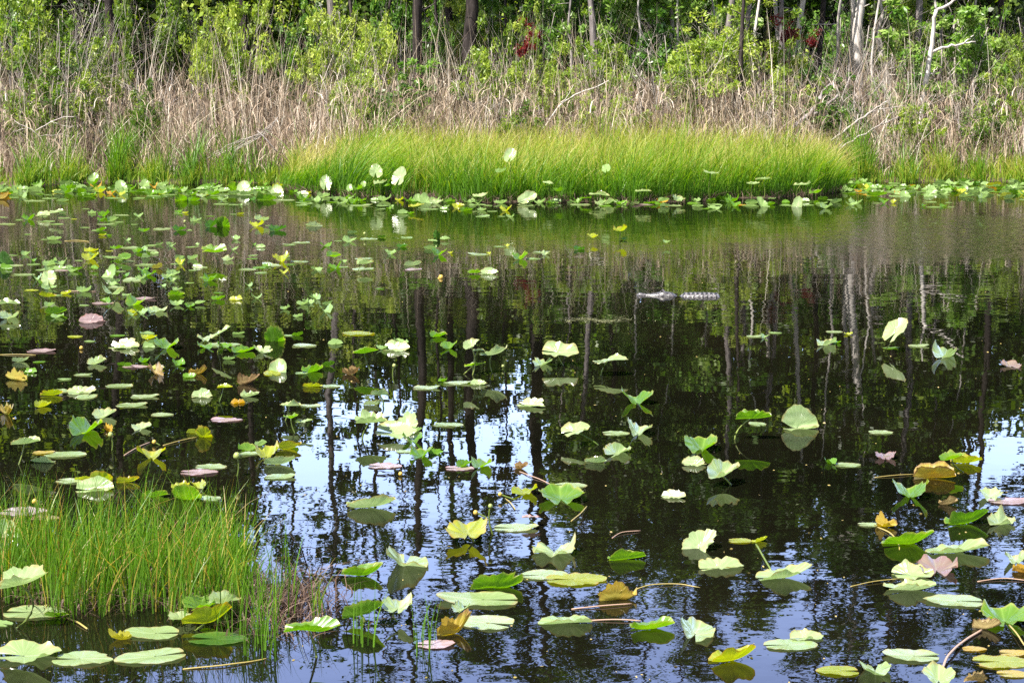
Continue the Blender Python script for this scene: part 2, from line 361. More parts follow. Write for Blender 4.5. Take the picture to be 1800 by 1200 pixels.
# ---- grass island
n = 36000
x = rng.uniform(-4.2, 6.1, n); e = island_edge(x); back = 36.3 + .4 * np.sin(x)
y = e + (back - e) * rng.uniform(0, 1, n) ** 1.35
clump = n1d(x * 2.0 + y * .7, 2) * .5 + n1d(y * 3 + x, 5) * .5
tuft = n1d(x * 4.3 + y * 2.9, 51) * .6 + n1d(x * 7.7 - y * 5.1, 53) * .4
kp = (tuft > rng.uniform(-1.25, .15, n)) & ~((np.abs(x + 1.5 + .2 * (y - e)) < .30) & (y - e < .8) & (rng.uniform(size=n) < .85))
x, y, e, clump, tuft, back = x[kp], y[kp], e[kp], clump[kp], tuft[kp], back[kp]; n = len(x)
ends = np.clip(np.minimum((x + 4.5) / 1.5, (6.3 - x) / 1.1), .3, 1)
h = (.66 + .15 * clump + .22 * tuft + .12 * n1d(x * .8, 61) + rng.normal(0, .17, n) + .35 * (rng.uniform(size=n) < .03)) * ends ** .6
z = ground_z(x, y) - .04
swirl = np.where(x < -2.0, .4, 0) * (1 + n1d(x * 3, 71))
lean = np.stack([.08 + .34 * n1d(x * 1.9 + y * 1.2, 7) + .2 * tuft + rng.normal(0, .27, n) + swirl, -.1 + rng.normal(0, .27, n) + .2 * n1d(x * 2.6 + y, 3)], -1)
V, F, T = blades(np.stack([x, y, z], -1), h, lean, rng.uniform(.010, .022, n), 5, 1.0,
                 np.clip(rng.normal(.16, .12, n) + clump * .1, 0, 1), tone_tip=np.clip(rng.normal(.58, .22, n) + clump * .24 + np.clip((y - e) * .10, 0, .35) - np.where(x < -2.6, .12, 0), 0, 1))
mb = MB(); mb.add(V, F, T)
n = 6500        # dry straw and seed heads over the top, brown litter at the foot
x = rng.uniform(-4.0, 5.9, n); e = island_edge(x); y = e + .4 + (36.2 - e - .4) * rng.uniform(0, 1, n)
V, F, T = blades(np.stack([x, y, ground_z(x, y)], -1), rng.uniform(.6, .95, n), rng.normal([.3, 0], .45, (n, 2)), .010, 5, 1.2, np.clip(rng.normal(.8, .1, n), 0, 1), tone_tip=1.0)
mb.add(V, F, T)
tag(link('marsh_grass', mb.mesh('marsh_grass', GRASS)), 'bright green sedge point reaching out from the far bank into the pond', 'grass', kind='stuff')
mb = MB(); n = 3600
x = rng.uniform(-4.0, 5.9, n); e = island_edge(x); y = e + rng.uniform(-.08, .3, n)
V, F, T = blades(np.stack([x, y, np.full(n, 0.)], -1), rng.uniform(.05, .22, n), rng.normal(0, .9, (n, 2)), .011, 3, 1, rng.uniform(0, .32, n)); mb.add(V, F, T)

# ---- dead reeds and twig tangle on the bank
n = 15000
x = rng.uniform(-13, 13, n); s = shore_y(x)
y = s + .35 + rng.uniform(0, 1, n) ** .9 * 6.0
hm = 1.45 + .38 * n1d(x * .8, 4) + .25 * n1d(x * 2.1 + y, 9)
left = np.clip((-3.4 - x) / 1.5, 0, 1)
h = hm * rng.uniform(.55, 1.25, n) * (1 - .12 * left) + np.clip((y - s - 2) * .07, 0, .4)
h = np.where(y - s < 1.2, h * .72, h)
kp = n1d(x * 2.3 + y * .8, 41) * .6 + n1d(x * 6 + y * 2, 43) * .4 > rng.uniform(-.85, .6, n); x, y, s, h = x[kp], y[kp], s[kp], h[kp]; n = len(x)
lean = rng.normal(0, .17, (n, 2)) + np.where(rng.uniform(size=(n, 1)) < .28, rng.normal(0, .5, (n, 2)), 0)
V, F, T = blades(np.stack([x, y, ground_z(x, y) - .03], -1), h, lean, rng.uniform(.011, .024, n), 4, .6, np.clip(rng.normal(.56, .22, n) + .28 * n1d(x * 1.4 + y * .5, 17), 0, 1), taper=True); mb.add(V, F, T)
n = 3400        # tall thin stems over the rest, in drifts
x = rng.uniform(-13, 13, n); x = x[n1d(x * 1.1, 31) > rng.uniform(-1.0, .6, n)]; n = len(x); s = shore_y(x); y = s + 1.5 + rng.uniform(0, 1, n) * 6.5
V, F, T = blades(np.stack([x, y, ground_z(x, y)], -1), rng.uniform(1.7, 3.2, n), rng.normal(0, .17, (n, 2)), rng.uniform(.008, .017, n), 4, .5, np.clip(rng.normal(.74, .2, n), 0, 1)); mb.add(V, F, T)
n = 9000        # hanging dry leaves of the reeds
x = rng.uniform(-13, 13, n); s = shore_y(x); y = s + .3 + rng.uniform(0, 1, n) * 5
zz = ground_z(x, y) + rng.uniform(.25, 1.5, n)
V, F, T = blades(np.stack([x, y, zz], -1), rng.uniform(.2, .5, n), rng.normal(0, .9, (n, 2)), rng.uniform(.010, .02, n), 4, 2.2, np.clip(rng.normal(.55, .22, n), 0, 1)); mb.add(V, F, T)
n = 16000       # tangle of dry stems near the ground
x = rng.uniform(-13, 13, n); s = shore_y(x); y = s + .1 + rng.uniform(0, 1, n) ** 1.2 * 4
dens = n1d(x * 1.6, 12); kp = n1d(x * 2.1, 77) * .6 + n1d(x * 5.3 + y * 2, 79) * .4 > rng.uniform(-.75, .55, n); x, y, s, dens = x[kp], y[kp], s[kp], dens[kp]; n = len(x)
zz = ground_z(x, y) + rng.uniform(0, .45, n) * (1 + .5 * dens)
V, F, T = blades(np.stack([x, y, zz], -1), rng.uniform(.15, .6, n), rng.normal(0, .75, (n, 2)), rng.uniform(.008, .016, n), 4, 1.6, np.clip(rng.normal(.42, .2, n) + .35 * n1d(x * 1.9, 23), 0, 1)); mb.add(V, F, T)
tag(link('dead_reeds', mb.mesh('dead_reeds', REED)), 'dry tan reed stems crowding the far bank', 'reeds', kind='stuff')
# ---- green sedge at the foot of the bank, left and right of the point
mb = MB()
for (x0, x1, n, hh, tn) in ((-7.6, -7.0, 260, 1.1, .2), (-6.4, -5.7, 300, 1.25, .15), (-5.3, -4.7, 260, 1.15, .2), (-8.8, -8.3, 200, .9, .25), (6.6, 7.2, 260, .9, .2), (8.3, 9.0, 260, .8, .3), (-13, -3.4, 9500, .40, .46), (5.4, 13, 6500, .42, .56), (-13, 13, 1800, .95, .3), (4.6, 7.0, 900, .8, .15)):
    x = rng.uniform(x0, x1, n); x = x + .25 * np.sin(x * 9)
    s = shore_y(x); y = s - .12 + rng.uniform(0, 1, n) ** 1.3 * (1.2 if hh < .9 else 1.8)
    cl = np.clip(n1d(x * 2.5, 6) + .75, .3, 1.25)
    V, F, T = blades(np.stack([x, y, ground_z(x, y) - .02], -1), hh * rng.uniform(.5, 1.35, n) * cl, rng.normal(0, .28, (n, 2)), rng.uniform(.012, .024, n), 4, 1.1, np.clip(rng.normal(tn, .16, n), 0, 1), tone_tip=np.clip(rng.normal(tn + .2, .18, n), 0, 1)); mb.add(V, F, T)
tag(link('bank_sedge', mb.mesh('bank_sedge', GRASS)), 'green sedge tufts fringing the foot of the far bank', 'grass', kind='stuff')

# ---- far wood behind everything: one mass of leaves and stems
mb = MB()
def sky_gap(x, y):
    """how tall the far wood stands along a direction (lower where the pond mirrors open sky)"""
    u = 900 + x / y * FPX
    pts = [(-600, 15), (330, 14), (400, 10.4), (470, 8.0), (520, 8.0), (590, 6.4), (640, 6.0), (700, 6.0), (745, 7.4), (850, 7.2), (870, 5.6), (925, 5.6), (950, 6.6), (1010, 9.4), (1080, 11.5), (1240, 12), (1330, 11), (1480, 10.6), (1560, 9.6), (1690, 9.2), (1735, 7.9), (1830, 7.9), (1900, 10), (2600, 13)]
    return np.interp(u, [p_[0] for p_ in pts], [p_[1] for p_ in pts])
nc = 4600
cx = rng.uniform(-30, 30, nc); cy = rng.uniform(47, 66, nc)
top = sky_gap(cx, cy) * cy / 52.0
cz = ground_z(cx, cy) + rng.uniform(0, 1, nc) * top
rr = rng.uniform(.5, 1.25, nc) * np.where(cz > top * .8, .7, 1.0)
ct = np.clip(rng.normal(.40, .26, nc), 0, 1)
K = 105
cent = (np.stack([cx, cy, cz], -1)[:, None] + ball(nc * K, (0, 0, 0), (1, 1, .75)).reshape(nc, K, 3) * rr[:, None, None]).reshape(-1, 3)
cent[:, 2] = np.maximum(cent[:, 2], .3)
V, F = leaf_cards(cent, rng.uniform(.11, .25, len(cent)), .6, .6)
mb.add(V, F, np.clip(np.repeat(ct, K) + rng.normal(0, .15, len(cent)), 0, 1))
nc = 2600
cx = rng.uniform(-34, 34, nc); cy = rng.uniform(66, 82, nc); top = sky_gap(cx, cy) * cy / 52.0
cz = ground_z(cx, cy) + rng.uniform(0, 1, nc) * top * .95; K = 110
cent = (np.stack([cx, cy, cz], -1)[:, None] + ball(nc * K, (0, 0, 0), (1, 1, .8)).reshape(nc, K, 3) * rng.uniform(1.0, 1.9, nc)[:, None, None]).reshape(-1, 3); cent[:, 2] = np.maximum(cent[:, 2], .3)
V, F = leaf_cards(cent, rng.uniform(.25, .45, len(cent)), .6, .65)
mb.add(V, F, np.clip(rng.normal(.35, .2, len(cent)), 0, 1))
nc = 900
cx = rng.uniform(-40, 40, nc); cy = rng.uniform(84, 94, nc); cz = .3 + rng.uniform(0, 1, nc) * 6.5; K = 130
cent = (np.stack([cx, cy, cz], -1)[:, None] + ball(nc * K, (0, 0, 0), (1, 1, .8)).reshape(nc, K, 3) * rng.uniform(1.6, 2.4, nc)[:, None, None]).reshape(-1, 3); cent[:, 2] = np.maximum(cent[:, 2], .3)
V, F = leaf_cards(cent, rng.uniform(.4, .6, len(cent)), .6, .7)
mb.add(V, F, np.clip(rng.normal(.3, .2, len(cent)), 0, 1))
wood_me = mb.mesh('far_wood', WOODS)
tag(link('far_wood', wood_me), 'dense green wood closing the view behind the reeds', 'wood', kind='stuff')

# ------------------------------------------------------------------ trees
def wobble(p0, p1, k=7, amp=.1, seed=0):
    r_ = np.random.default_rng(seed); s = np.linspace(0, 1, k)[:, None]
    pts = np.asarray(p0) * (1 - s) + np.asarray(p1) * s
    o = np.cumsum(r_.normal(0, amp / k ** .5, (k, 3)), 0); o -= o[0]; o = o - s * o[-1]; o[:, 2] *= .2
    return pts + o
def grow(mb, pts, rad, depth_, rnd, spread=.8, kids=4, tips=None, up=.35, lo=.35):
    """limbs off a stem, recursively; the tips collect where leaves go"""
    mb.tube(pts, rad, 6 if rad[0] > .03 else (4 if rad[0] > .012 else 3), rnd.uniform(.3, .7))
    pts = np.asarray(pts); L_ = np.linalg.norm(pts[-1] - pts[0])
    if depth_ == 0:
        if tips is not None: tips.append(pts[-1]); tips.append(pts[len(pts) // 2])
        return
    for q in range(kids):
        s = rnd.uniform(lo, 1.0); k = s * (len(pts) - 1); a = int(min(k, len(pts) - 2)); b = pts[a] + (pts[a + 1] - pts[a]) * (k - a)
        d = (pts[a + 1] - pts[a]); d = d / (np.linalg.norm(d) + 1e-9)
        v = np.array([rnd.gauss(0, 1), rnd.gauss(0, 1), rnd.gauss(up, .35)]); v /= np.linalg.norm(v)
        nd = d * (1 - spread * .6) + v * spread; nd /= np.linalg.norm(nd)
        l = L_ * rnd.uniform(.28, .55)
        r0 = rad[a] * rnd.uniform(.45, .65)
        grow(mb, wobble(b, b + nd * l, 5, l * .10, rnd.randint(0, 9999)), np.linspace(r0, r0 * .35, 5), depth_ - 1, rnd, spread, max(2, kids - 1), tips, up, .35)
def crown_mesh(name, tips, per, rad, size, m, tone_mu=.5, flat=.6, aspect=.5, squash=.7, up=0.0, base=None):
    tips = np.asarray(tips); n = len(tips)
    ct = np.clip(rng.normal(tone_mu, .16, n), 0, 1)
    rr = rng.uniform(.6, 1.3, n) * rad
    cent = (tips[:, None] + ball(n * per, (0, 0, 0), (1, 1, squash)).reshape(n, per, 3) * rr[:, None, None]).reshape(-1, 3)
    if base is not None: cent[:, 2] = np.maximum(cent[:, 2], base)
    V, F = leaf_cards(cent, rng.uniform(.7, 1.3, len(cent)) * size, flat, aspect, up)
    return make_mesh(name, V, F, m, np.clip(np.repeat(ct, per) + rng.normal(0, .13, len(cent)), 0, 1))

ANCH = []      # (u, v, phrase) landmarks for labels on the bank
def tree(u, vb, D, px, label, bark, top=9.0, crown0=6.0, lean=0.0, cw=1.0, tone=.45, leaf=CROWN, per=80, limbs=11, ref=None, path=None, size=.15, crn=True):
    """u, vb: where the trunk meets the ground in the photograph; px its width there; top, crown0 in metres"""
    b = PD(u, vb, D); gz = float(ground_z(b[0], b[1])); b = np.array([b[0], D, gz - .1])
    rnd = random.Random(int(u * 7 + D)); r0 = px / 2 * D / FPX
    root = empty('tree', b); tag(root, label, 'tree', 'trees on the far bank')
    mb = MB()
    if path is not None:
        pts = np.array([PD(pu, pv, D + dd) - b for pu, pv, dd in path]); pts = np.vstack([[[pts[0][0], 0, 0]], pts])
        last = pts[-1]; d = (pts[-1] - pts[-2]); d[2] = abs(d[2]) + .3; d /= np.linalg.norm(d)
        if top > last[2] + .5:
            q = max(2, int((top - last[2]) / 1.2)); d2 = d * .5 + np.array([0, 0, .8]); d2 /= d2[2]
            pts = np.vstack([pts] + [[last + d2 * (top - last[2]) * (j + 1) / q + np.array([rnd.gauss(0, .08), rnd.gauss(0, .1), 0])] for j in range(q)])
    else:
        pts = wobble((0, 0, 0), (lean * top, rnd.gauss(0, .3), top), 12, .28, rnd.randint(0, 9999))
    k = len(pts); s = np.linspace(0, 1, k); rad = r0 * (1.12 - .86 * s); rad[0] *= 1.25
    mb.tube(pts, rad, 8, rnd.uniform(.35, .65))
    tips = []
    zs = pts[:, 2]
    for q in range(limbs):
        zz = crown0 + (top - crown0) * (q + rnd.random()) / limbs
        a = np.array([np.interp(zz, zs, pts[:, j]) for j in range(3)])
        f = (zz - crown0) / max(.1, top - crown0)
        l = cw * (1.0 - .55 * f) * rnd.uniform(.6, 1.25); an = rnd.uniform(0, 2 * pi)
        d = np.array([cos(an), sin(an), rnd.uniform(.05, .6)]); e_ = a + d * l
        rr = np.interp(zz, zs, rad) * .5
        lp = wobble(a, e_, 5, l * .12, rnd.randint(0, 9999)); mb.tube(lp, np.linspace(rr, rr * .3, 5), 4, .5)
        tips += [lp[-1], lp[3], lp[2]]
        for w_ in range(3):
            c = lp[rnd.randint(1, 4)]; e2 = c + np.array([rnd.gauss(0, 1), rnd.gauss(0, 1), rnd.gauss(.4, .5)]) * l * .35
            mb.tube([c, (c + e2) / 2 + np.array([0, 0, .04]), e2], [rr * .45, rr * .3, rr * .15], 3, .5); tips.append(e2)
    for q in range(4):      # short dead snags below the crown
        zz = rnd.uniform(1.2, max(1.4, crown0)); a = np.array([np.interp(zz, zs, pts[:, j]) for j in range(3)]); an = rnd.uniform(0, 2 * pi)
        e2 = a + np.array([cos(an), sin(an), rnd.uniform(-.1, .5)]) * rnd.uniform(.25, .8)
        mb.tube(wobble(a, e2, 4, .06, rnd.randint(0, 999)), np.linspace(r0 * .3, r0 * .1, 4), 3, .6)
    link('trunk', mb.mesh('trunk', bark, True), root)
    tips.append(pts[-1])
    if crn: link('crown', crown_mesh('crown', tips, per, .38 * cw ** .5, size, leaf, tone, base=.5), root)
    ANCH.append((u, vb - 60, ref)) if ref else None
    return root

tree(570, 160, 40, 16, 'straight grey trunk with purple tinge rising above yellow shrubs', BARKG, 10.5, 5.6, .005, .75, ref='the straight purplish grey trunk', limbs=12, per=24)
tree(735, 120, 40.5, 17, 'slim near-black trunk, first of the dark trunks above the point', BARKD, 15.5, 8.2, -.012, 1.5, ref='the slim near-black trunk', limbs=9, per=40)
tree(829, 115, 40.5, 25, 'thickest near-black trunk standing above the middle of the point', BARKD, 10.8, 6.3, -.004, 1.15, ref='the thickest near-black trunk', limbs=12, per=40)
tree(797, 90, 42.8, 13, 'thin dark trunk beside the thickest near-black trunk', BARKD, 16, 9.6, -.004, 1.3, per=40)
tree(940, 130, 48, 14, 'thin dark trunk half hidden behind red leaves', BARKD, 16, 9.8, .0, 1.4)
tree(962, 150, 42.8, 24, 'broad brown trunk behind the upper red leaves', BARKD, 16.5, 9.4, .002, 1.7, ref='the broad brown trunk')
tree(1046, 120, 39.8, 14, 'grey trunk bending gently with a side branch near the top', BARKG, 8.5, 5.0, -.01, 1.1, path=[(1048, 118, 0), (1043, 70, 0), (1041, 30, 0), (1038, 0, 0)], ref='the bending grey trunk')
tree(1085, 60, 47, 11, 'dark forking trunk behind the bending grey trunk', BARKD, 11, 5.4, .01, 1.5, tone=.5)
tree(1140, 70, 50, 10, 'dark trunk deep in the bright green bay leaves', BARKD, 15, 5.0, 0, 1.8, tone=.55)
tree(1200, 70, 52, 12, 'dark trunk behind the tangle of bare twigs', BARKD, 15.5, 5.5, .01, 1.8)
tree(1275, 104, 39.6, 14, 'leaning grey trunk with bare twigs on its side', BARKG, 9.0, 5.2, .03, 1.2, path=[(1273, 100, 0), (1279, 60, 0), (1286, 10, 0)], ref='the leaning grey trunk')
tree(1295, 228, 37.5, 11, 'thin dark crooked trunk rising straight behind the grassy point', BARKD, 5.2, 3.6, .01, .6, path=[(1296, 222, 0), (1301, 150, 0), (1303, 80, 0), (1306, 20, 0)], ref='the thin crooked dark trunk', limbs=6, per=24)
tree(1318, 90, 41.5, 9, 'thin grey trunk standing just right of the leaning grey trunk', BARKG, 9, 6, .0, .9)
tree(1361, 90, 41, 9, 'slim reddish brown trunk above the big yellow shrub', BARKG, 10, 6.2, .0, 1.0)
tree(1377, 90, 41, 9, 'slim whitish trunk next to the reddish brown one', BARKP, 8.4, 6.0, .004, .8, limbs=6)
tree(1398, 95, 40.4, 13, 'white leaning trunk with red leaves hanging across it', BARKP, 7.4, 6.0, .03, .8, path=[(1398, 92, 0), (1404, 50, 0), (1412, 0, 0)], ref='the white leaning trunk', limbs=6, per=30)
tree(1443, 80, 42.5, 10, 'dark trunk between the white leaning trunk and pale twigs', BARKD, 14.5, 6.0, .01, 1.6)
tree(1497, 110, 40.9, 10, 'narrow pale trunk touching the stout pale trunk', BARKP, 8.8, 5.5, .004, .9)
tree(1508, 130, 40.6, 17, 'stout pale trunk with broad lit flank', BARKP, 14, 6.2, .008, 1.6, ref='the stout pale trunk')
tree(1566, 165, 41, 12, 'twisting pale trunk that bends like an S and forks', BARKP, 5.6, 4.0, .0, .9, path=[(1566, 160, 0), (1556, 120, 0), (1546, 75, 0), (1543, 50, 0), (1552, 25, 0), (1546, 0, 0)], ref='the twisting pale trunk', limbs=7, per=16)
tree(1612, 130, 41, 13, 'grey trunk half hidden behind the glossy shrub', BARKG, 13, 5.8, -.004, 1.5)
tree(1690, 60, 52, 14, 'reddish trunk top beyond the glossy shrub', BARKD, 9.5, 7.4, .0, 1.0)
tree(207, 70, 42, 17, 'dark trunk behind the grey bare twigs', BARKD, 14, 4.5, .0, 1.9, ref='the dark trunk behind bare twigs')
tree(40, 80, 50, 15, 'dark trunk at the far left behind green shrubs', BARKD, 15, 4.0, .0, 2.2)
tree(120, 80, 53, 13, 'dark trunk between bare twigs and yellow shrubs', BARKD, 15, 4.5, .0, 2.2)
tree(290, 70, 52, 13, 'dark trunk deep in the shady gap', BARKD, 15, 5.0, .0, 2.0)
tree(355, 70, 50, 12, 'dark trunk rising behind the yellow green shrubs', BARKD, 12.5, 5.5, .0, 1.7)
tree(432, 90, 48, 15, 'dark trunk standing free above the yellow green shrubs', BARKD, 13.5, 9.4, .0, 1.3, per=24)
tree(500, 90, 54, 11, 'thin dark trunk deep behind the shrubs', BARKD, 13.5, 8.6, .0, 1.3, per=24)
tree(668, 90, 54, 11, 'thin dark trunk deep behind the tall yellow shrub', BARKD, 15, 9.0, .0, 1.3, per=24)
tree(1590, 90, 49, 13, 'tall dark trunk beyond the twisting pale trunk', BARKD, 14.5, 7.5, .0, 1.4)
tree(1765, 110, 47, 14, 'tall dark trunk beyond the twiggy grey shrub', BARKD, 13.5, 7.8, .0, 1.4)
tree(1735, 70, 55, 12, 'dark trunk deep behind the right shrubs', BARKD, 15, 9.5, .0, 1.6)
tree(1830, 90, 49, 14, 'dark trunk at the right border of the wood', BARKD, 13, 8, .0, 1.6)
tree(1020, 60, 56, 13, 'dark trunk deep behind the middle of the wood', BARKD, 16, 7.5, .0, 2.0)
tree(1250, 60, 55, 12, 'dark trunk deep behind the leaning grey trunk', BARKD, 16, 7.0, .0, 2.0)

tree(1190, 120, 40.6, 9, 'bright green bay tree standing over the tangle of white twigs', BARKG, 5.6, 2.6, .0, 1.0, tone=.85, leaf=BAY, per=100, limbs=16, size=.13)
for (u_, vb_, D_, px_, lb_, bk_, tp_) in ((1128, 110, 40, 5, 'slender pale sapling between the bending grey trunk and white twigs', BARKP, 6.5), (1235, 120, 40.5, 5, 'slender pale sapling right of the bright green bay tree', BARKP, 7.2), (1330, 110, 40, 6, 'slender pale trunk rising out of the tall yellow shrub', BARKP, 7.0), (1458, 120, 40.5, 6, 'slender pale trunk left of the narrow pale trunk', BARKP, 7.5), (1530, 120, 40, 5, 'slender pale trunk between stout and twisting pale trunks', BARKP, 7.0), (1655, 120, 41, 6, 'slender grey trunk behind the slender pale forked tree', BARKG, 7.0), (1705, 110, 41, 5, 'slender pale trunk behind the right edge of the glossy shrub', BARKP, 6.2), (622, 110, 41, 7, 'slender dark trunk inside the tall yellow shrub', BARKD, 8.5), (690, 110, 41, 6, 'slender dark trunk left of the slim near-black trunk', BARKD, 9), (772, 100, 41, 6, 'slender dark trunk between the two near-black trunks', BARKD, 9.5), (880, 110, 41.5, 6, 'slender dark trunk right of the thickest near-black trunk', BARKD, 8.0), (1000, 110, 41, 5, 'slender grey sapling right of the broad brown trunk', BARKG, 7.5), (1172, 120, 40, 5, 'slender whitish sapling inside the tangle of white twigs', BARKP, 6.6)):
    tree(u_, vb_, D_, px_, lb_, bk_, tp_, tp_ * .55, random.uniform(-.02, .03), .55, tone=.5, per=26, limbs=6)
# pale forked tree standing out before the glossy shrub
def path_thing(name, label, cat, paths, m, D, group=None, k=6, ref=None, smooth=True):
    mb = MB(); o0 = None
    for pts, r0, r1 in paths:
        W = np.array([PD(a, b, D + (c[0] if c else 0)) for a, b, *c in pts])
        if o0 is None: o0 = W[0].copy()
        s = np.linspace(0, len(W) - 1, (len(W) - 1) * 3 + 1)
        W = np.stack([np.interp(s, np.arange(len(W)), W[:, j]) for j in range(3)], -1)
        W[1:-1] += rng.normal(0, .012, (len(W) - 2, 3))
        mb.tube(W - o0, np.linspace(r0, r1, len(W)) * D / FPX, k, rng.uniform(.35, .75))
    o = link(name, mb.mesh(name, m, smooth), None, o0)
    tag(o, label, cat, group)
    if ref: ANCH.append((paths[0][0][0][0], paths[0][0][0][1] - 40, ref))
    return o
pt = path_thing('pale_tree', 'slender pale tree forking to the right before the glossy shrub', 'tree', [
    ([(1616, 240), (1620, 200), (1624, 160), (1633, 110), (1637, 80), (1643, 40), (1646, 18)], 5.5, 3.2),
    ([(1637, 92), (1655, 86), (1672, 80), (1695, 76), (1715, 74)], 3.2, 1.2),
    ([(1646, 18), (1662, 12), (1680, 2), (1695, -14), (1720, -40)], 3.2, 1.5),
    ([(1646, 18), (1640, -10), (1646, -50)], 2.4, 1.2),
    ([(1624, 160), (1612, 150), (1600, 148)], 1.6, .8), ([(1695, 76), (1704, 68), (1712, 62)], 1.2, .5), ([(1672, 80), (1684, 88), (1690, 92)], 1.2, .5),
    ([(1628, 135), (1640, 128), (1648, 118)], 1.6, .6)], BARKP, 38.0, 'trees on the far bank', ref='the slender pale forked tree')
path_thing('fallen_log', 'grey forked dead log leaning out of the bank', 'log', [
    ([(1394, 226), (1408, 212), (1426, 200), (1436, 180), (1448, 160), (1460, 148)], 5.5, 2.4),
    ([(1426, 202), (1442, 196), (1456, 184), (1473, 167)], 3.4, 2.2), ([(1436, 182), (1430, 176), (1420, 168)], 1.4, .6)], BARKG, 37.0, ref='the forked dead log')
path_thing('leaning_branch', 'long pale branch arching up out of the reeds', 'branch', [
    ([(952, 230), (970, 205), (985, 184), (1010, 168), (1040, 156), (1070, 142)], 2.0, .8), ([(985, 184), (996, 172), (1008, 150)], 1.0, .5)], BARKP, 37.0, ref='the long arching pale branch')
path_thing('fallen_branch', 'pale fallen branch slanting up beside the twisting trunk', 'branch', [
    ([(1462, 248), (1490, 226), (1520, 205), (1540, 190), (1560, 178)], 2.6, 1.2), ([(1520, 205), (1545, 192), (1590, 186)], 1.4, .6), ([(1505, 215), (1512, 196), (1520, 180)], 1.2, .5)], TWIG, 36.0, 'fallen branches')
path_thing('fallen_branch', 'lowest long dead branch lying towards the water beside the point', 'branch', [
    ([(1478, 262), (1510, 240), (1545, 222), (1580, 206)], 1.8, .9), ([(1545, 222), (1556, 208), (1570, 198)], .9, .4)], TWIG, 35.4, 'fallen branches')
path_thing('fallen_branch', 'bundle of bleached stems fallen over towards the water', 'branch',
    [([(362 + q * 7, 280 - q * 2), (388 + q * 9, 262 - q * 2.5), (425 + q * 7, 246 - q * 2.5), (476 + q * 2, 236 - q * 5)], .55, .35) for q in range(8)], TWIG, 35.0, 'fallen branches', k=4)
path_thing('fallen_branch', 'bleached stem propped slanting against the fallen bundle', 'branch', [([(452, 230), (468, 246), (490, 270)], 1.3, .9)], TWIG, 34.9, 'fallen branches', k=4)
path_thing('fallen_branch', 'bare whitish branch sprawling low under the left shrubs', 'branch', [
    ([(80, 258), (70, 240), (50, 225), (25, 212)], 1.6, .7), ([(60, 232), (90, 214), (125, 204), (133, 206)], 1.2, .5), ([(70, 240), (100, 236), (125, 240)], .9, .4), ([(50, 225), (34, 228), (22, 232)], .9, .4), ([(90, 214), (108, 220), (132, 222)], .8, .4)], TWIG, 35.3, 'fallen branches', k=4)

# bare twiggy shrubs
def bare_shrub(u, vb, D, hgt, label, nst=9, lean=(0, 0), m=TWIG, spread=.5, ref=None, dep=2):
    b = PD(u, vb, D); gz = float(ground_z(b[0], D)); rnd = random.Random(int(u * 3 + vb))
    mb = MB()
    for q in range(nst):
        an = rnd.uniform(0, 2 * pi); d = np.array([cos(an) * spread * rnd.random() + lean[0], sin(an) * spread * rnd.random() + lean[1], 1.0])
        d /= np.linalg.norm(d); l = hgt * rnd.uniform(.6, 1.1)
        r0 = rnd.uniform(.010, .02)
        grow(mb, wobble((rnd.gauss(0, .15), rnd.gauss(0, .15), gz - .05), d * l, 7, l * .07, rnd.randint(0, 9999)), np.linspace(r0, r0 * .35, 7), dep, rnd, .75, 4, None, .3)
    o = link('bare_shrub', mb.mesh('bare_shrub', m), None, (b[0], D, 0))
    tag(o, label, 'bare shrub', 'bare twiggy shrubs on the bank')
    if ref: ANCH.append((u, vb - 60, ref))
bare_shrub(105, 190, 37.6, 3.3, 'big fan of grey bare twigs rising above the left shrubs', 15, (.12, 0), spread=.55, ref='the big fan of grey twigs')
bare_shrub(150, 150, 40, 3.2, 'grey bare twigs leaning right out of the big fan', 9, (.3, 0), spread=.4)
bare_shrub(1215, 180, 39, 2.6, 'tangle of white bare twigs above the yellow shrubs', 10, (-.25, 0), ref='the tangle of white twigs')
bare_shrub(1185, 170, 40, 3.0, 'tall bare grey sapling with curling twigs', 3, (.05, 0), spread=.25)
bare_shrub(1470, 180, 40, 3.2, 'pale bare twigs slanting right toward the stout trunk', 7, (.35, 0), ref='the pale slanting twigs')
bare_shrub(1490, 150, 41, 3.0, 'pale bare branches fanned behind the twisting trunk', 6, (.1, 0))
bare_shrub(1755, 130, 41, 3.0, 'twiggy grey bare shrub beside the dark gap', 9, (.05, 0), BARKG, ref='the twiggy grey shrub')
bare_shrub(1790, 140, 42, 3.2, 'grey bare shrub at the right border', 8, (.1, 0), BARKG)
bare_shrub(440, 160, 39, 2.2, 'grey bare sapling among the yellow green shrubs', 4, (.1, 0), spread=.3)
bare_shrub(900, 130, 40, 2.6, 'whitish bare stems before the bright green bay', 5, (.0, 0), spread=.3)
bare_shrub(1020, 130, 40, 2.6, 'bare stems bending right below the grey trunk', 5, (.15, 0), spread=.3)
bare_shrub(680, 150, 39, 2.2, 'thin bare saplings beside the tall yellow shrub', 6, (.05, 0), spread=.3)

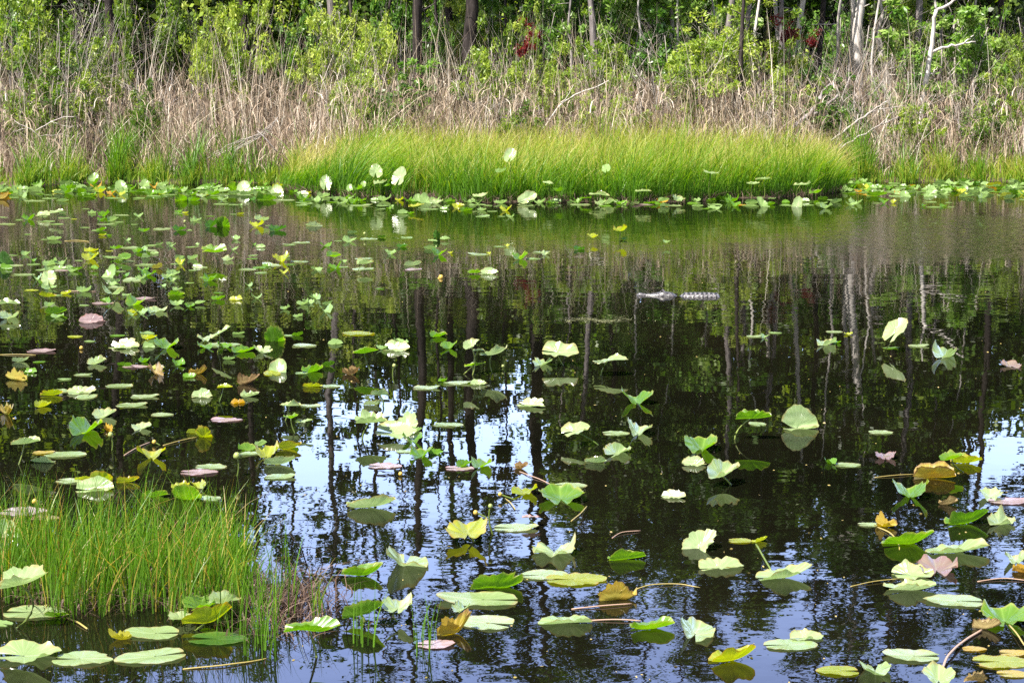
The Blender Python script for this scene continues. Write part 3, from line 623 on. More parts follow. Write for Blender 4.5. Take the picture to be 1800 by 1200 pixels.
bare_shrub(1150, 215, 36.8, 1.9, 'low grey bare shrub in front of the bright green bay tree', 7, (.15, 0), spread=.7)
bare_shrub(1335, 215, 36.9, 2.1, 'grey bare shrub with many side twigs before the big yellow shrub', 7, (.2, 0), spread=.6)
bare_shrub(1450, 225, 36.6, 2.3, 'whitish bare shrub just behind the forked dead log', 8, (.25, 0), spread=.7)
bare_shrub(1560, 225, 36.6, 2.0, 'whitish bare shrub at the foot of the twisting pale trunk', 8, (.0, 0), spread=.8)
bare_shrub(1700, 220, 36.8, 2.1, 'grey bare shrub below the glossy shrub', 6, (.1, 0), spread=.6)
bare_shrub(250, 200, 37, 2.2, 'grey bare shrub before the dark shady gap', 6, (.1, 0), spread=.5)
bare_shrub(600, 215, 36.8, 2.0, 'thin grey bare shrub below the tall yellow shrub', 6, (.1, 0), spread=.5)
bare_shrub(860, 215, 36.8, 2.0, 'thin whitish bare shrub below the red leaves', 6, (-.1, 0), spread=.5)
# leafy shrubs: six kinds of mesh, copied
def shrub_proto(seed, m, wdt, hgt, leaf, per, tone, n=8):
    rnd = random.Random(seed); mb = MB(); tips = []
    for q in range(n):
        an = rnd.uniform(0, 2 * pi); rr = rnd.random() ** .6 * wdt * .5
        p1 = np.array([cos(an) * rr, sin(an) * rr * .8, hgt * rnd.uniform(.55, 1.0)])
        grow(mb, wobble((p1[0] * .2, p1[1] * .2, 0), p1, 6, hgt * .08, rnd.randint(0, 9999)), np.linspace(.016, .007, 6), 2, rnd, .7, 4, tips, .55, .4)
    tips = np.array(tips); tips = tips[(tips[:, 2] > hgt * .22)]; tips = tips[[rnd.random() < .36 for _ in tips]]
    st = mb.mesh('stems', TWIG if seed % 2 else BARKG)
    fo = crown_mesh('foliage', tips, int(per * 1.5), .115, leaf * 1.12, m, tone, flat=.8, aspect=.38, squash=.9, up=.6, base=.05)
    return st, fo
protos = {
    'y1': shrub_proto(1, SHRUB, 1.5, 1.6, .07, 34, .72), 'y2': shrub_proto(2, SHRUB, 1.2, 1.8, .065, 32, .80), 'y3': shrub_proto(3, SHRUB, 1.8, 1.4, .07, 30, .62),
    'g1': shrub_proto(4, BAY, 1.5, 1.8, .085, 28, .6), 'g2': shrub_proto(5, BAY, 1.3, 2.1, .09, 28, .75), 'd1': shrub_proto(6, SHRUB, 1.5, 1.5, .06, 30, .38),
    'r1': shrub_proto(8, RED, .5, .8, .09, 10, .5, 3),
}
SIZE = {'y1': (1.5, 1.6), 'y2': (1.2, 1.8), 'y3': (1.8, 1.4), 'g1': (1.5, 1.8), 'g2': (1.3, 2.1), 'd1': (1.5, 1.5)}
LOOKS = {'y': ('yellow-green', 'leafy shrub'), 'g': ('glossy bright green', 'leafy shrub'), 'd': ('dark olive', 'leafy shrub')}
SH = [  # u, v of the crown's middle, width and height of the crown in the photograph, kind, distance
    (50, 95, 150, 190, 'y1', 38), (140, 110, 140, 130, 'd1', 37.5), (95, 180, 170, 110, 'd1', 36.6), (190, 60, 90, 110, 'y3', 39.5), (185, 150, 90, 110, 'y2', 37.2), (20, 190, 110, 90, 'd1', 36.3),
    (350, 90, 80, 130, 'y2', 38.5), (415, 95, 130, 170, 'y1', 39), (520, 40, 110, 90, 'g1', 42), (550, 110, 90, 120, 'y2', 39), (615, 55, 120, 150, 'y2', 39.5), (650, 120, 120, 130, 'y1', 38.2),
    (690, 175, 150, 100, 'g1', 37.0), (765, 70, 70, 90, 'g1', 41), (880, 50, 110, 140, 'g2', 42), (930, 110, 120, 120, 'y3', 39), (955, 40, 110, 120, 'g2', 41.5), (905, 215, 120, 70, 'd1', 36.6), (975, 170, 90, 90, 'y1', 38),
    (1065, 130, 120, 110, 'y1', 38.5), (1115, 70, 140, 170, 'g2', 41), (1180, 110, 140, 140, 'g1', 39.5), (1225, 150, 180, 150, 'y1', 38), (1330, 110, 150, 190, 'y2', 38.5), (1370, 175, 120, 110, 'y1', 37.4), (1425, 120, 90, 120, 'g1', 40), (1440, 205, 100, 80, 'g1', 37.2),
    (1590, 60, 100, 120, 'y1', 41), (1585, 160, 120, 100, 'g1', 38.2), (1660, 95, 180, 180, 'g2', 39), (1705, 110, 110, 130, 'g1', 39.8), (1755, 190, 130, 110, 'y3', 37.2), (1710, 215, 110, 80, 'd1', 36.6), (1790, 120, 80, 110, 'y1', 39), (40, 20, 130, 110, 'g1', 43), (300, 30, 110, 100, 'd1', 45), (720, 20, 130, 110, 'g1', 44), (1240, 30, 140, 120, 'g2', 43), (1300, 10, 110, 100, 'g1', 45), (1020, 30, 100, 130, 'g1', 44), (820, 60, 100, 110, 'y2', 42.5), (1480, 40, 120, 110, 'g1', 45), (1040, 215, 60, 80, 'y2', 36.8),
    (610, 175, 100, 70, 'y1', 36.9), (850, 130, 110, 80, 'y1', 38), (1090, 205, 110, 70, 'y1', 36.5), (1250, 110, 110, 90, 'y2', 39), (1500, 175, 80, 60, 'g1', 38), (1600, 215, 90, 60, 'y1', 36.2), (250, 175, 80, 60, 'd1', 36.6),
]
LABELQ = []     # things that get a label from their neighbours: (object, look, u, v)
for (u, v, wp, hp, kd, D) in SH:
    st, fo = protos[kd]; W_, H_ = SIZE[kd]
    topz = PD(u, v - hp / 2, D)[2]; b = PD(u, v, D); gz = float(ground_z(b[0], D))
    sxy = wp * D / FPX / W_ * 1.05; sz = max(.5, (topz - gz) / (H_ * 1.06))
    root = empty('shrub', (b[0], D, gz - .05)); root.scale = (sxy, sxy, sz); root.rotation_euler = (0, 0, random.uniform(0, 6.28))
    root['category'] = 'shrub'; root['group'] = 'leafy shrubs on the far bank'
    link('stems', st, root); link('foliage', fo, root)
    LABELQ.append((root, LOOKS[kd[0]], u, v, 'bank'))
for (u, v, D, s, lb, rf) in ((936, 55, 39.5, .75, 'upper spray of dark red leaves before the broad trunk', 'the upper red spray'), (926, 80, 39.0, .75, 'lower spray of dark red leaves before the broad trunk', None), (1389, 60, 38.4, .85, 'dark red spray hanging beside the white leaning trunk', 'the dark red spray'),
                            (1424, 58, 38.8, .55, 'dark red twigs reaching right of the white leaning trunk', None), (1383, 132, 39, .9, 'rusty red clump low in the yellow shrubs', None)):
    st, fo = protos['r1']; b = PD(u, v, D); gz = float(ground_z(b[0], D))
    root = empty('red_sapling', (b[0], D, gz)); tag(root, lb, 'sapling', 'red leaved saplings')
    mb = MB(); mb.tube(wobble((0, 0, -.05), (0, 0, b[2] - gz - .2), 6, .1, int(u)), np.linspace(.014, .008, 6), 4, .4)
    link('stem', mb.mesh('stem', BARKD), root)
    o = link('foliage', fo, root, (0, 0, b[2] - gz - .45)); o.scale = (s, s, s); o.rotation_euler = (0, 0, u)
    if rf: ANCH.append((u, v, rf))

# ------------------------------------------------------------------ near grass clump
mb = MB()
def clump_blades(n, uvbox, h0, h1, tones=(.5, .18), wd=(.0045, .009), shape=None, lean=.16):
    u = rng.uniform(uvbox[0], uvbox[1], n); v = rng.uniform(uvbox[2], uvbox[3], n)
    if shape is not None:
        k = shape(u, v); u, v = u[k], v[k]; n = len(u)
    b = np.array([P(a, c) for a, c in zip(u, v)]); b[:, 2] = -.03
    V, F, T = blades(b, rng.uniform(h0, h1, n), rng.normal([.06, 0], lean, (n, 2)), rng.uniform(*wd, n), 5, 1.0, np.clip(rng.normal(tones[0] - .15, tones[1], n), 0, 1), tone_tip=np.clip(rng.normal(tones[0], tones[1], n), 0, 1))
    mb.add(V, F, T)
def inside(u, v):
    f = n1d(u * .02, 3) * 18 + n1d(u * .08, 1) * 10
    return (v < 1082 + f - np.clip((60 - u), 0, 99) * .5) & (v > 985 + f + np.clip(u - 380, 0, 99) * .5) & ((n1d(u * .05 + v * .03, 8) > -.62))
clump_blades(3000, (-160, 440, 960, 1100), .20, .54, (.37, .18), shape=inside, lean=.2)
clump_blades(260, (-160, 440, 960, 1060), .42, .62, (.42, .12), shape=inside, lean=.1)
clump_blades(650, (-160, 430, 970, 1100), .2, .55, (.84, .1), shape=inside, lean=.34)
clump_blades(110, (370, 520, 1020, 1120), .15, .46, (.42, .16))
clump_blades(34, (425, 490, 1120, 1165), .2, .5, (.42, .14))
clump_blades(16, (728, 765, 1120, 1160), .12, .3, (.45, .12), lean=.12)
clump_blades(11, (615, 665, 1110, 1140), .2, .36, (.42, .12), lean=.1)
clump_blades(16, (545, 575, 1080, 1095), .2, .34, (.5, .2))
tag(link('pond_rushes', mb.mesh('pond_rushes', NEARG)), 'clump of bright green rushes standing in the near water', 'grass', kind='stuff')
mb = MB(); n = 1500
u = rng.uniform(-160, 470, n); v = rng.uniform(1000, 1090, n); k = inside(np.minimum(u, 430), v); u, v = u[k], v[k]
u = np.concatenate([u, rng.normal(505, 48, 760)]); v = np.concatenate([v, rng.normal(1062, 30, 760)]); n = len(u)
b = np.array([P(a, c) for a, c in zip(u, v)]); b[:, 2] = .0
V, F, T = blades(b, rng.uniform(.02, .14, n), rng.normal(0, 1.6, (n, 2)), rng.uniform(.004, .008, n), 4, 1.2, rng.uniform(0, .75, n)); mb.add(V, F, T)
tag(link('plant_litter', mb.mesh('plant_litter', foliage_mat('litter', [(0, (.03, .016, .01)), (.5, (.10, .058, .04)), (1, (.26, .18, .13))], trans=.1, rough=.6, obj_var=0))), 'reddish brown dead stems drifted round the rush clump', 'litter', kind='stuff')
# tiny bits of leaf and petals drifting on the surface
mb = MB(); n = 420
u = rng.uniform(-30, 1830, n); v = rng.uniform(430, 1200, n); b = np.array([P(a, c) for a, c in zip(u, v)]); b[:, 2] = .002
V, F = leaf_cards(b, rng.uniform(.006, .022, n), .04, .5); mb.add(V, F, rng.uniform(.3, 1, n))
tag(link('floating_flecks', mb.mesh('floating_flecks', STALKY)), 'tiny straw coloured bits of leaf drifting all over the pond', 'flecks', kind='stuff')
# floating weed streak near the alligator
mb = MB(); n = 330
u = rng.normal(1048, 30, n); v = 563 + rng.normal(0, 1.1, n) + 2.5 * np.sin(u * .09) + (rng.random(n) < .15) * rng.normal(0, 4, n); u = u + (rng.random(n) < .12) * rng.normal(0, 30, n)
b = np.array([P(a, c) for a, c in zip(u, v)]); b[:, 2] = -.001; n = len(b)
V, F, T = blades(b, rng.uniform(.004, .012, n), rng.normal(0, 5, (n, 2)), .010, 3, .3, rng.uniform(.4, 1, n)); mb.add(V, F, T)
tag(link('floating_weed', mb.mesh('floating_weed', foliage_mat('weed', [(0, (.05, .06, .02)), (1, (.17, .17, .08))], trans=.1, obj_var=0))), 'thin streak of floating weed in front of the alligator', 'weed', kind='stuff')

# ------------------------------------------------------------------ lily pads
NA, NR = 56, 9
def pad_shape(rnd, ragged=0., wave=.012, asp=.74, sinus=.16):
    th = np.linspace(-pi + sinus, pi - sinus, NA)
    a = np.abs(th)
    r = np.interp(a, [0, .35, .8, 1.3, 1.57, 2.1, 2.6, 3.0, pi], [.60, .545, .455, .395, .385, .42, .465, .45, .40])
    r *= np.where(np.abs(np.sin(th)) > 0, 1, 1)
    r *= 1 + .025 * np.sin(th * 3 + rnd.uniform(0, 6)) + .012 * np.sin(th * 9 + rnd.uniform(0, 6))
    if ragged > 0:
        for q in range(int(3 + ragged * 9)):
            c = rnd.uniform(-pi, pi); wd = rnd.uniform(.05, .16); r *= 1 - ragged * rnd.uniform(.1, .42) * np.exp(-((th - c) / wd) ** 2)
        r *= 1 + ragged * .05 * np.sin(th * 23 + rnd.uniform(0, 6))
    s = np.concatenate([[.04], np.linspace(.2, 1, NR - 1)])
    x = (s[:, None] * r[None] * np.cos(th)[None]); y = (s[:, None] * r[None] * np.sin(th)[None]) * asp / .74
    ph = rnd.uniform(0, 6); kk = rnd.choice([3, 4, 5, 7])
    z = wave * s[:, None] ** 2 * np.sin(kk * th + ph)[None] + wave * .5 * s[:, None] ** 3 * np.sin(13 * th + ph * 2)[None]
    for q in range(rnd.choice([1, 2, 3, 4])):      # a stretch of the rim curls up or down
        c = rnd.uniform(-2.6, 2.6); wd = rnd.uniform(.12, .5); z = z + wave * rnd.uniform(-1.5, 4.5) * s[:, None] ** 5 * np.exp(-((th - c) / wd) ** 2)[None]
    for q in range(3):                             # soft dents over the blade
        ax, ay, ap = rnd.uniform(-9, 9), rnd.uniform(-9, 9), rnd.uniform(0, 6); z = z + wave * .35 * np.sin(x * ax + y * ay + ap)
    z = z + wave * .45 * s[:, None] * np.abs(np.sin(th * 5.5))[None]
    uv = np.stack([np.broadcast_to(th / (2 * pi) + .5, x.shape), np.broadcast_to(s[:, None], x.shape)], -1).reshape(-1, 2)
    i = np.arange(NR - 1)[:, None] * NA + np.arange(NA - 1)[None]
    F = np.stack([i, i + 1, i + NA + 1, i + NA], -1).reshape(-1, 4)
    return x, y, z, F, uv
def bend(x, y, z, aL, aR, pitch, curl, az, roll=0, cup=0):
    al = np.where(y > 0, aL, aR); k = np.clip(np.abs(y) / .16, 0, 1); ang = al * (k * k * (3 - 2 * k) * .75 + .25 * np.clip(np.abs(y) / .4, 0, 1))
    yy = np.abs(y); y2 = np.sign(y) * yy * np.cos(ang); z2 = yy * np.sin(ang) + z
    z2 = z2 + curl * np.clip(x, 0, 1) ** 2 * 2.2 + cup * (x * x + y * y)
    y2, z2 = y2 * cos(roll) - z2 * sin(roll), y2 * sin(roll) + z2 * cos(roll)
    x3 = x * cos(pitch) - z2 * sin(pitch); z3 = x * sin(pitch) + z2 * cos(pitch)
    return np.stack([x3 * cos(az) - y2 * sin(az), x3 * sin(az) + y2 * cos(az), z3], -1).reshape(-1, 3)
COLW = {'p': 'pale green', 'g': 'bright green', 'y': 'yellow-green', 'd': 'dark green', 'r': 'purplish', 'b': 'brown', 'o': 'orange-yellow', 'k': 'pink'}
POSEW = {'F': 'flat', 'V': 'folded', 'B': 'boat-shaped', 'T': 'half-folded', 't': 'half-upright', 'U': 'upright', 'u': 'upright', 'R': 'raised', 'Q': 'raised folded', 'C': 'curled'}
PADS = []
def pad(u, v, wpx, pose, col, az=None, drop=0, dx=0, asp=None, ragged=None, label=None, ref=None, pitch=None, fold=None):
    """u, v: where it lies (raised pads: the leaf's middle; drop px further down its stalk meets the water)"""
    rnd = random.Random(int(u * 131 + v * 17))
    if label is None and v < 640 and col in 'yob' and rnd.random() < .62: col = rnd.choice('pppg'); pose = 'V' if pose == 'C' else pose
    raised = drop > 0
    for q in range(30):      # pads before the grassy point stand clear of its edge
        base = P(u + dx, v + drop)
        if not (-4.2 < base[0] < 6.1 and 29 < base[1] < 36 and base[1] > float(island_edge(base[0])) - .12): break
        if raised: drop += 2
        else: v += 2
    if base[1] > 60: return
    dp = depth(base); W = wpx * dp / FPX
    if az is None: az = rnd.choice([rnd.uniform(-30, 30), 180 + rnd.uniform(-30, 30), rnd.uniform(0, 360)]) if pose in 'FRC' else rnd.uniform(60, 120) if pose in 'VQ' else rnd.uniform(-15, 15)
    if v < 372 and label is None and pose in 'Uu' and pitch: pitch = min(pitch, 36 + (u * 7) % 10)
    if pose == 'U' : az = 90 + (az if abs(az) < 60 else 0) ; pt = 62 if pitch is None else pitch
    elif pose == 'u': az = 270; pt = 68 if pitch is None else pitch
    else: pt = ((rnd.uniform(-7, 1) if 40 < az % 360 < 140 else rnd.uniform(-3, 9)) if raised else 0) if pitch is None else pitch
    j = lambda a, s=8: rnd.gauss(a, s)
    fl = {'F': (1, 1), 'V': (j(36), j(36)), 'B': (j(14, 4), j(48)), 'T': (j(50), 2), 't': (2, j(58)), 'U': (j(10, 4), j(10, 4)), 'u': (j(14), j(14)), 'R': (j(12, 5), j(12, 5)), 'Q': (j(30), j(30)), 'C': (j(78, 15), j(60, 15))}[pose]
    if fold is not None: fl = fold if isinstance(fold, tuple) else (fold, fold)
    if ragged is None: ragged = {'C': .7}.get(pose, rnd.choice([0, .08, .15, .3, .55]) if pose != 'F' else rnd.choice([0, 0, .08, .15, .3]))
    wave = {'F': .007, 'C': .05, 'B': .026, 'V': .034, 'Q': .034, 'U': .026, 'u': .03}.get(pose, .026)
    x, y, z, F, uv = pad_shape(rnd, ragged, wave, asp or rnd.uniform(.60, .76), rnd.uniform(.10, .26))
    curl = {'t': rnd.uniform(.05, .35), 'T': rnd.uniform(0, .12), 'B': rnd.uniform(.05, .25), 'R': rnd.uniform(-.1, .2), 'C': rnd.uniform(.05, .4), 'F': rnd.choice([0, 0, 0, .08])}.get(pose, rnd.uniform(0, .15))
    roll = R(rnd.gauss(0, 7)) if raised else 0
    V = bend(x, y, z, R(fl[0]), R(fl[1]), R(pt), curl, R(az), roll, 0.0 if pose == 'F' else rnd.uniform(0, .12))
    ext = V[:, 0].max() - V[:, 0].min(); sc_ = W / ext
    sc_ = min(max(sc_, .10), .46 if pose in 'FR' else .33)
    V *= sc_
    if pose in 'VQ': V[:, 1] *= .8
    V[:, 0] -= (V[:, 0].max() + V[:, 0].min()) / 2
    c0 = V[:NA].mean(0)                        # where the stalk joins
    lp = P(u, v + drop) if raised else base
    hgt = drop * dp / FPX / CP if raised else .003
    if not raised:
        V[:, 2] -= c0[2]
        if pose in 'FVBTtQ': V[:, 2] = np.maximum(V[:, 2], -.001)
        if pose in 'C': V[:, 2] -= V[:, 2].min() + .005
        if pose in 'VBTtC': # the given v is the waterline of the near side
            pass
    V[:, 2] += hgt
    m = PM[col]
    PADS.append(dict(u=u, v=v, w=wpx, V=V, F=F, uv=uv, m=m, loc=lp, raised=raised, base=base, c0=c0, hgt=hgt, look=(f'{COLW[col]} {POSEW[pose]}' if not (raised and pose not in 'RQ') else f'{COLW[col]} raised', 'lily pad'), label=label, ref=ref, col=col, dp=dp, seed=rnd.randint(0, 9999), ragged=ragged))
def block(x0, y0, s, rows):
    for r_ in rows:
        r_ = list(r_); kw = r_.pop() if isinstance(r_[-1], dict) else {}
        for k in ('drop', 'dx'):
            if k in kw: kw[k] = kw[k] / s
        zx, zy, zw, pose, col = r_[:5]
        az = r_[5] if len(r_) > 5 else None
        pad(x0 + zx / s, y0 + zy / s, zw / s, pose, col, az, **kw)
d = lambda n, dx=0, **k: dict(drop=n, dx=dx, **k)
# upper left, six times enlarged
block(0, 280, 6, [
 (40,615,90,'F','p'),(70,685,190,'F','p'),(295,640,130,'V','g',85),(205,640,80,'F','p'),(455,595,160,'T','p',-20,d(30)),(590,565,150,'Q','p',30,d(90)),(670,622,130,'F','p'),(780,632,50,'F','y'),
 (510,655,150,'F','p'),(600,685,150,'F','r'),(970,572,80,'V','y',60),(1090,605,120,'V','g',80),(1280,590,180,'F','p'),(1190,652,100,'V','p',70),(1260,665,90,'F','p'),(1110,687,180,'F','p'),
 (1070,752,100,'V','g',60),(1010,752,90,'F','p'),(1080,808,80,'t','y'),(1150,808,50,'V','g'),(1710,735,180,'F','p'),(1520,760,110,'Q','g',80,d(110)),(570,852,140,'V','y',40),(470,847,60,'F','p'),
 (55,1115,170,'u','d',None,dict(label='tall dark green lily pad standing upright at the water by the left edge',ref='the tall dark upright pad')),(140,1015,70,'F','p'),(1230,945,130,'Q','g',70,d(55)),(1380,937,230,'F','p'),(1310,1045,170,'T','g',-25,d(35)),(1340,1080,180,'F','p'),
 (1590,912,130,'F','p'),(1680,905,80,'t','y',20),(1570,962,190,'F','p'),(1790,905,80,'V','p',80,dict(ragged=.6)),(960,975,140,'V','y',60),(950,1062,170,'V','y',85),(970,1015,90,'V','p',40),(830,1070,90,'F','p'),(1150,1030,140,'F','p'),
])
block(300, 280, 6, [
 (155,572,60,'V','y',60),(90,571,130,'F','p'),(265,652,110,'V','p',70,dict(ragged=.5)),(430,712,170,'V','d',80),(550,712,140,'u','g',None,dict(pitch=50,label='bright green upright pad with scalloped rim near the boat-shaped pads',ref='the scalloped upright pad')),(90,752,140,'V','d',70,dict(ragged=.5)),(190,750,80,'F','p'),
 (735,582,80,'t','y'),(660,581,60,'F','p'),(905,708,150,'V','y',80),(960,645,150,'V','p',60,d(45)),(1010,700,60,'F','p'),(1125,752,190,'V','d',65,dict(ragged=.3)),(1510,705,180,'T','p',170),(1250,902,140,'F','p'),(1380,880,200,'F','p'),(880,905,50,'V','y'),(950,932,110,'T','p',-10),
 (460,975,270,'Q','g',10,d(120,40,label='green-centred pad spread high on a bent stalk beside a white folded pad',ref='the pad on the bent stalk')),(600,1070,130,'V','p',70,dict(ragged=.4,label='crisp white folded lily pad under the pad on the bent stalk',ref='the crisp white folded pad')),(215,926,110,'F','p'),(280,905,40,'V','y'),(100,1060,110,'u','y',None,dict(pitch=40)),(230,1055,100,'V','p',60),
 (870,1017,110,'F','p'),(1165,1085,220,'V','y',95),(1215,1040,80,'V','p',60),(1355,1082,200,'F','p'),(1720,1030,150,'V','g',60,d(50)),(10,920,90,'V','p',90,dict(ragged=.6)),(1765,862,90,'F','p'),
])
block(0, 460, 6, [
 (100,42,290,'F','p',5),(360,30,140,'F','r'),(520,40,130,'V','y',75),(640,38,140,'V','p',95),(250,138,250,'F','p',0),(525,95,95,'V','p',70),(430,90,110,'F','y'),(640,96,180,'F','r'),(800,98,130,'t','g',15),(990,72,110,'T','g',-35,d(20)),
 (1140,165,170,'U','p',-30,dict(pitch=45)),(1195,98,120,'V','g',45),(1275,105,110,'F','p'),(1320,155,100,'V','y'),(1510,100,130,'V','g'),(1570,148,150,'V','g'),(1480,188,100,'V','p'),(1390,202,200,'F','p'),(1540,36,240,'F','p'),(1660,72,110,'C','o'),(1770,175,120,'V','p'),
 (520,190,170,'U','p',15,d(140,60,pitch=30)),(460,225,100,'V','g',60),(390,195,120,'V','y'),(330,302,150,'F','y'),(510,370,190,'B','y',-20,d(55,90)),(600,356,110,'F','p'),(1230,272,180,'F','p'),(1190,345,230,'V','p',85,d(60)),(1335,360,90,'V','y'),
 (100,440,225,'Q','p',0,d(110,20)),(90,598,200,'V','p',80,dict(ragged=.5)),(590,550,230,'t','g',5),(970,635,270,'T','r',20,dict(label='greyish purple pad with a green turned-up tip in the left water',ref='the purple pad with a green tip')),(1080,442,230,'F','r'),
 (1530,390,260,'F','r'),(1430,455,200,'V','g',80),(1400,540,100,'V','y'),(1490,550,150,'V','p'),(1650,530,300,'V','p',85,dict(fold=20,ragged=.5)),
])
block(300, 460, 6, [
 (100,32,110,'V','y'),(230,92,90,'F','r'),(305,63,180,'F','p'),(810,83,190,'F','p'),(1065,40,220,'F','p'),(1730,75,140,'V','g'),(200,230,90,'R','y',0,d(100,-80)),(60,352,190,'B','g',0),(200,480,110,'C','o'),(310,440,110,'C','y',40,d(15)),(25,205,80,'V','p'),(40,25,60,'F','p'),
])
block(600, 300, 6, [
 (85,752,150,'V','p',85,dict(fold=30)),(290,722,190,'F','p'),(430,708,100,'t','y'),(640,808,120,'V','d',60,dict(ragged=.6)),(690,706,130,'F','p'),(520,885,120,'V','y',85),(1005,690,75,'u','d',None,d(30)),(965,740,110,'R','p',0,d(20)),(1095,720,110,'T','p',10,d(20)),
 (940,828,140,'B','p',-10),(1030,892,190,'V','y',80),(1150,875,60,'V','y'),(240,930,200,'F','p'),(250,980,180,'Q','p',30,d(75,-70)),(230,1036,230,'F','p'),(755,1005,190,'B','y',0),(760,1042,180,'F','r'),(1440,886,220,'F','p'),(1550,880,55,'V','y'),
 (1400,1080,140,'V','g',30,d(10)),(1560,1090,200,'T','p',-5),(1660,802,120,'F','p'),(1745,800,60,'V','y'),
])
block(600, 300, 3, [
 (940,467,90,'V','g'),(1010,466,80,'F','y'),(1075,445,55,'V','p',80,dict(ragged=.5,label='small bright white folded pad in the open water between points',ref='the small bright white pad')),(1055,432,100,'F','p'),(1255,417,60,'V','d',50),(1325,352,60,'V','y',70,d(28)),(1470,318,75,'Q','y',70,d(50)),(1485,366,50,'V','g'),(1715,380,40,'V','y',70,d(22)),
])
# middle left, three times enlarged
block(0, 560, 3, [
 (220,172,150,'F','r',0,dict(label='lilac flat lily pad alone on dark water in the left pond',ref='the lone lilac pad')),(655,152,165,'T','p',-12),(880,158,125,'V','g',88),(510,240,95,'V','p',60),(715,254,135,'F','r',0),(825,292,95,'C','b'),(1042,292,100,'C','o',0,dict(label='small glossy amber pad curled at one end, in dark left water',ref='the small amber curled pad')),
 (85,325,130,'C','o'),(440,297,100,'F','p',0),(630,355,145,'F','p',0),(1165,78,105,'R','p',20,d(100,-18,pitch=28,label='pale pad tilted on a tall straight stalk above dark water',ref='the pad on the tall straight stalk')),(1180,140,190,'F','p',0),(1285,178,120,'V','g',60),(1385,182,110,'V','p',110,dict(ragged=.7)),
 (1447,122,110,'u','y',None,dict(ragged=.5,pitch=58)),(1525,90,65,'F','p',0),(1605,143,130,'F','p',0),(1465,280,95,'U','p',0,dict(pitch=40,ragged=0,label='small round white pad tilted towards the viewer like a disc',ref='the round white disc pad')),(1435,292,95,'F','y'),(1310,345,120,'C','b'),
 (1645,282,110,'V','g',60),(1590,288,70,'F','p',0),(1650,360,105,'B','y',0),(1745,357,110,'F','p',0),(430,392,150,'T','p',15),(270,405,120,'B','y',10),(320,382,120,'F','p'),(460,411,100,'F','p'),(225,466,75,'V','y',60),(765,412,150,'F','p',0),(695,457,165,'F','p',5),(1065,414,110,'T','p',10),
 (1188,362,80,'Q','y',0,d(75,-30)),(1255,445,70,'C','b'),(1315,412,95,'V','p',30),(550,520,115,'V','p',70,dict(label='white winged pad with both halves raised on dark left water',ref='the white winged pad')),(855,507,120,'F','p',0),(40,505,100,'C','o'),(1535,458,120,'Q','p',0,d(80,-30)),(1640,460,110,'F','p',0),
 (1535,522,75,'Q','g',60,d(80,20)),(1605,545,95,'R','p',0,d(55,-40)),(455,603,165,'V','g',80),(570,592,50,'C','b'),(745,583,100,'V','p',80,dict(fold=20)),(1195,535,170,'F','r',0),(1075,625,95,'u','y',None,dict(pitch=45)),(1025,605,40,'t','y'),
 (800,735,155,'V','y',97,dict(fold=32,asp=.92,label='yellow-green pad with two upright lobes and clear reflection near the rushes',ref='the two-lobed yellow-green pad')),(140,658,155,'Q','p',0,d(110,-40)),(230,708,120,'F','o',0),(345,718,225,'F','p',0),(225,759,135,'T','p',170),(1305,690,95,'T','g',40),(1375,672,60,'V','p',60),
 (1320,712,110,'F','p'),(1410,728,120,'V','y',85),(1520,690,140,'t','y',8,dict(fold=(2,66))),(1475,770,170,'B','p',0),(1480,835,170,'F','p',0),(1115,782,165,'F','p',0),(1050,812,200,'F','r',0),(365,857,140,'F','p'),(440,850,80,'t','y'),(530,880,120,'u','y',None,dict(pitch=55)),(500,905,200,'T','p',5),
 (675,862,120,'B','y',5),(820,940,150,'t','g',0),(950,890,90,'V','y',60),(1045,895,90,'V','y',110),(985,955,155,'u','g',None,dict(pitch=42,label='round glowing green pad upright behind the rush tips',ref='the round glowing green pad')),(1100,950,130,'F','p'),(130,1020,245,'F','r',0),(235,1052,160,'F','b',0),(40,1150,130,'U','p',20,dict(pitch=50)),
])
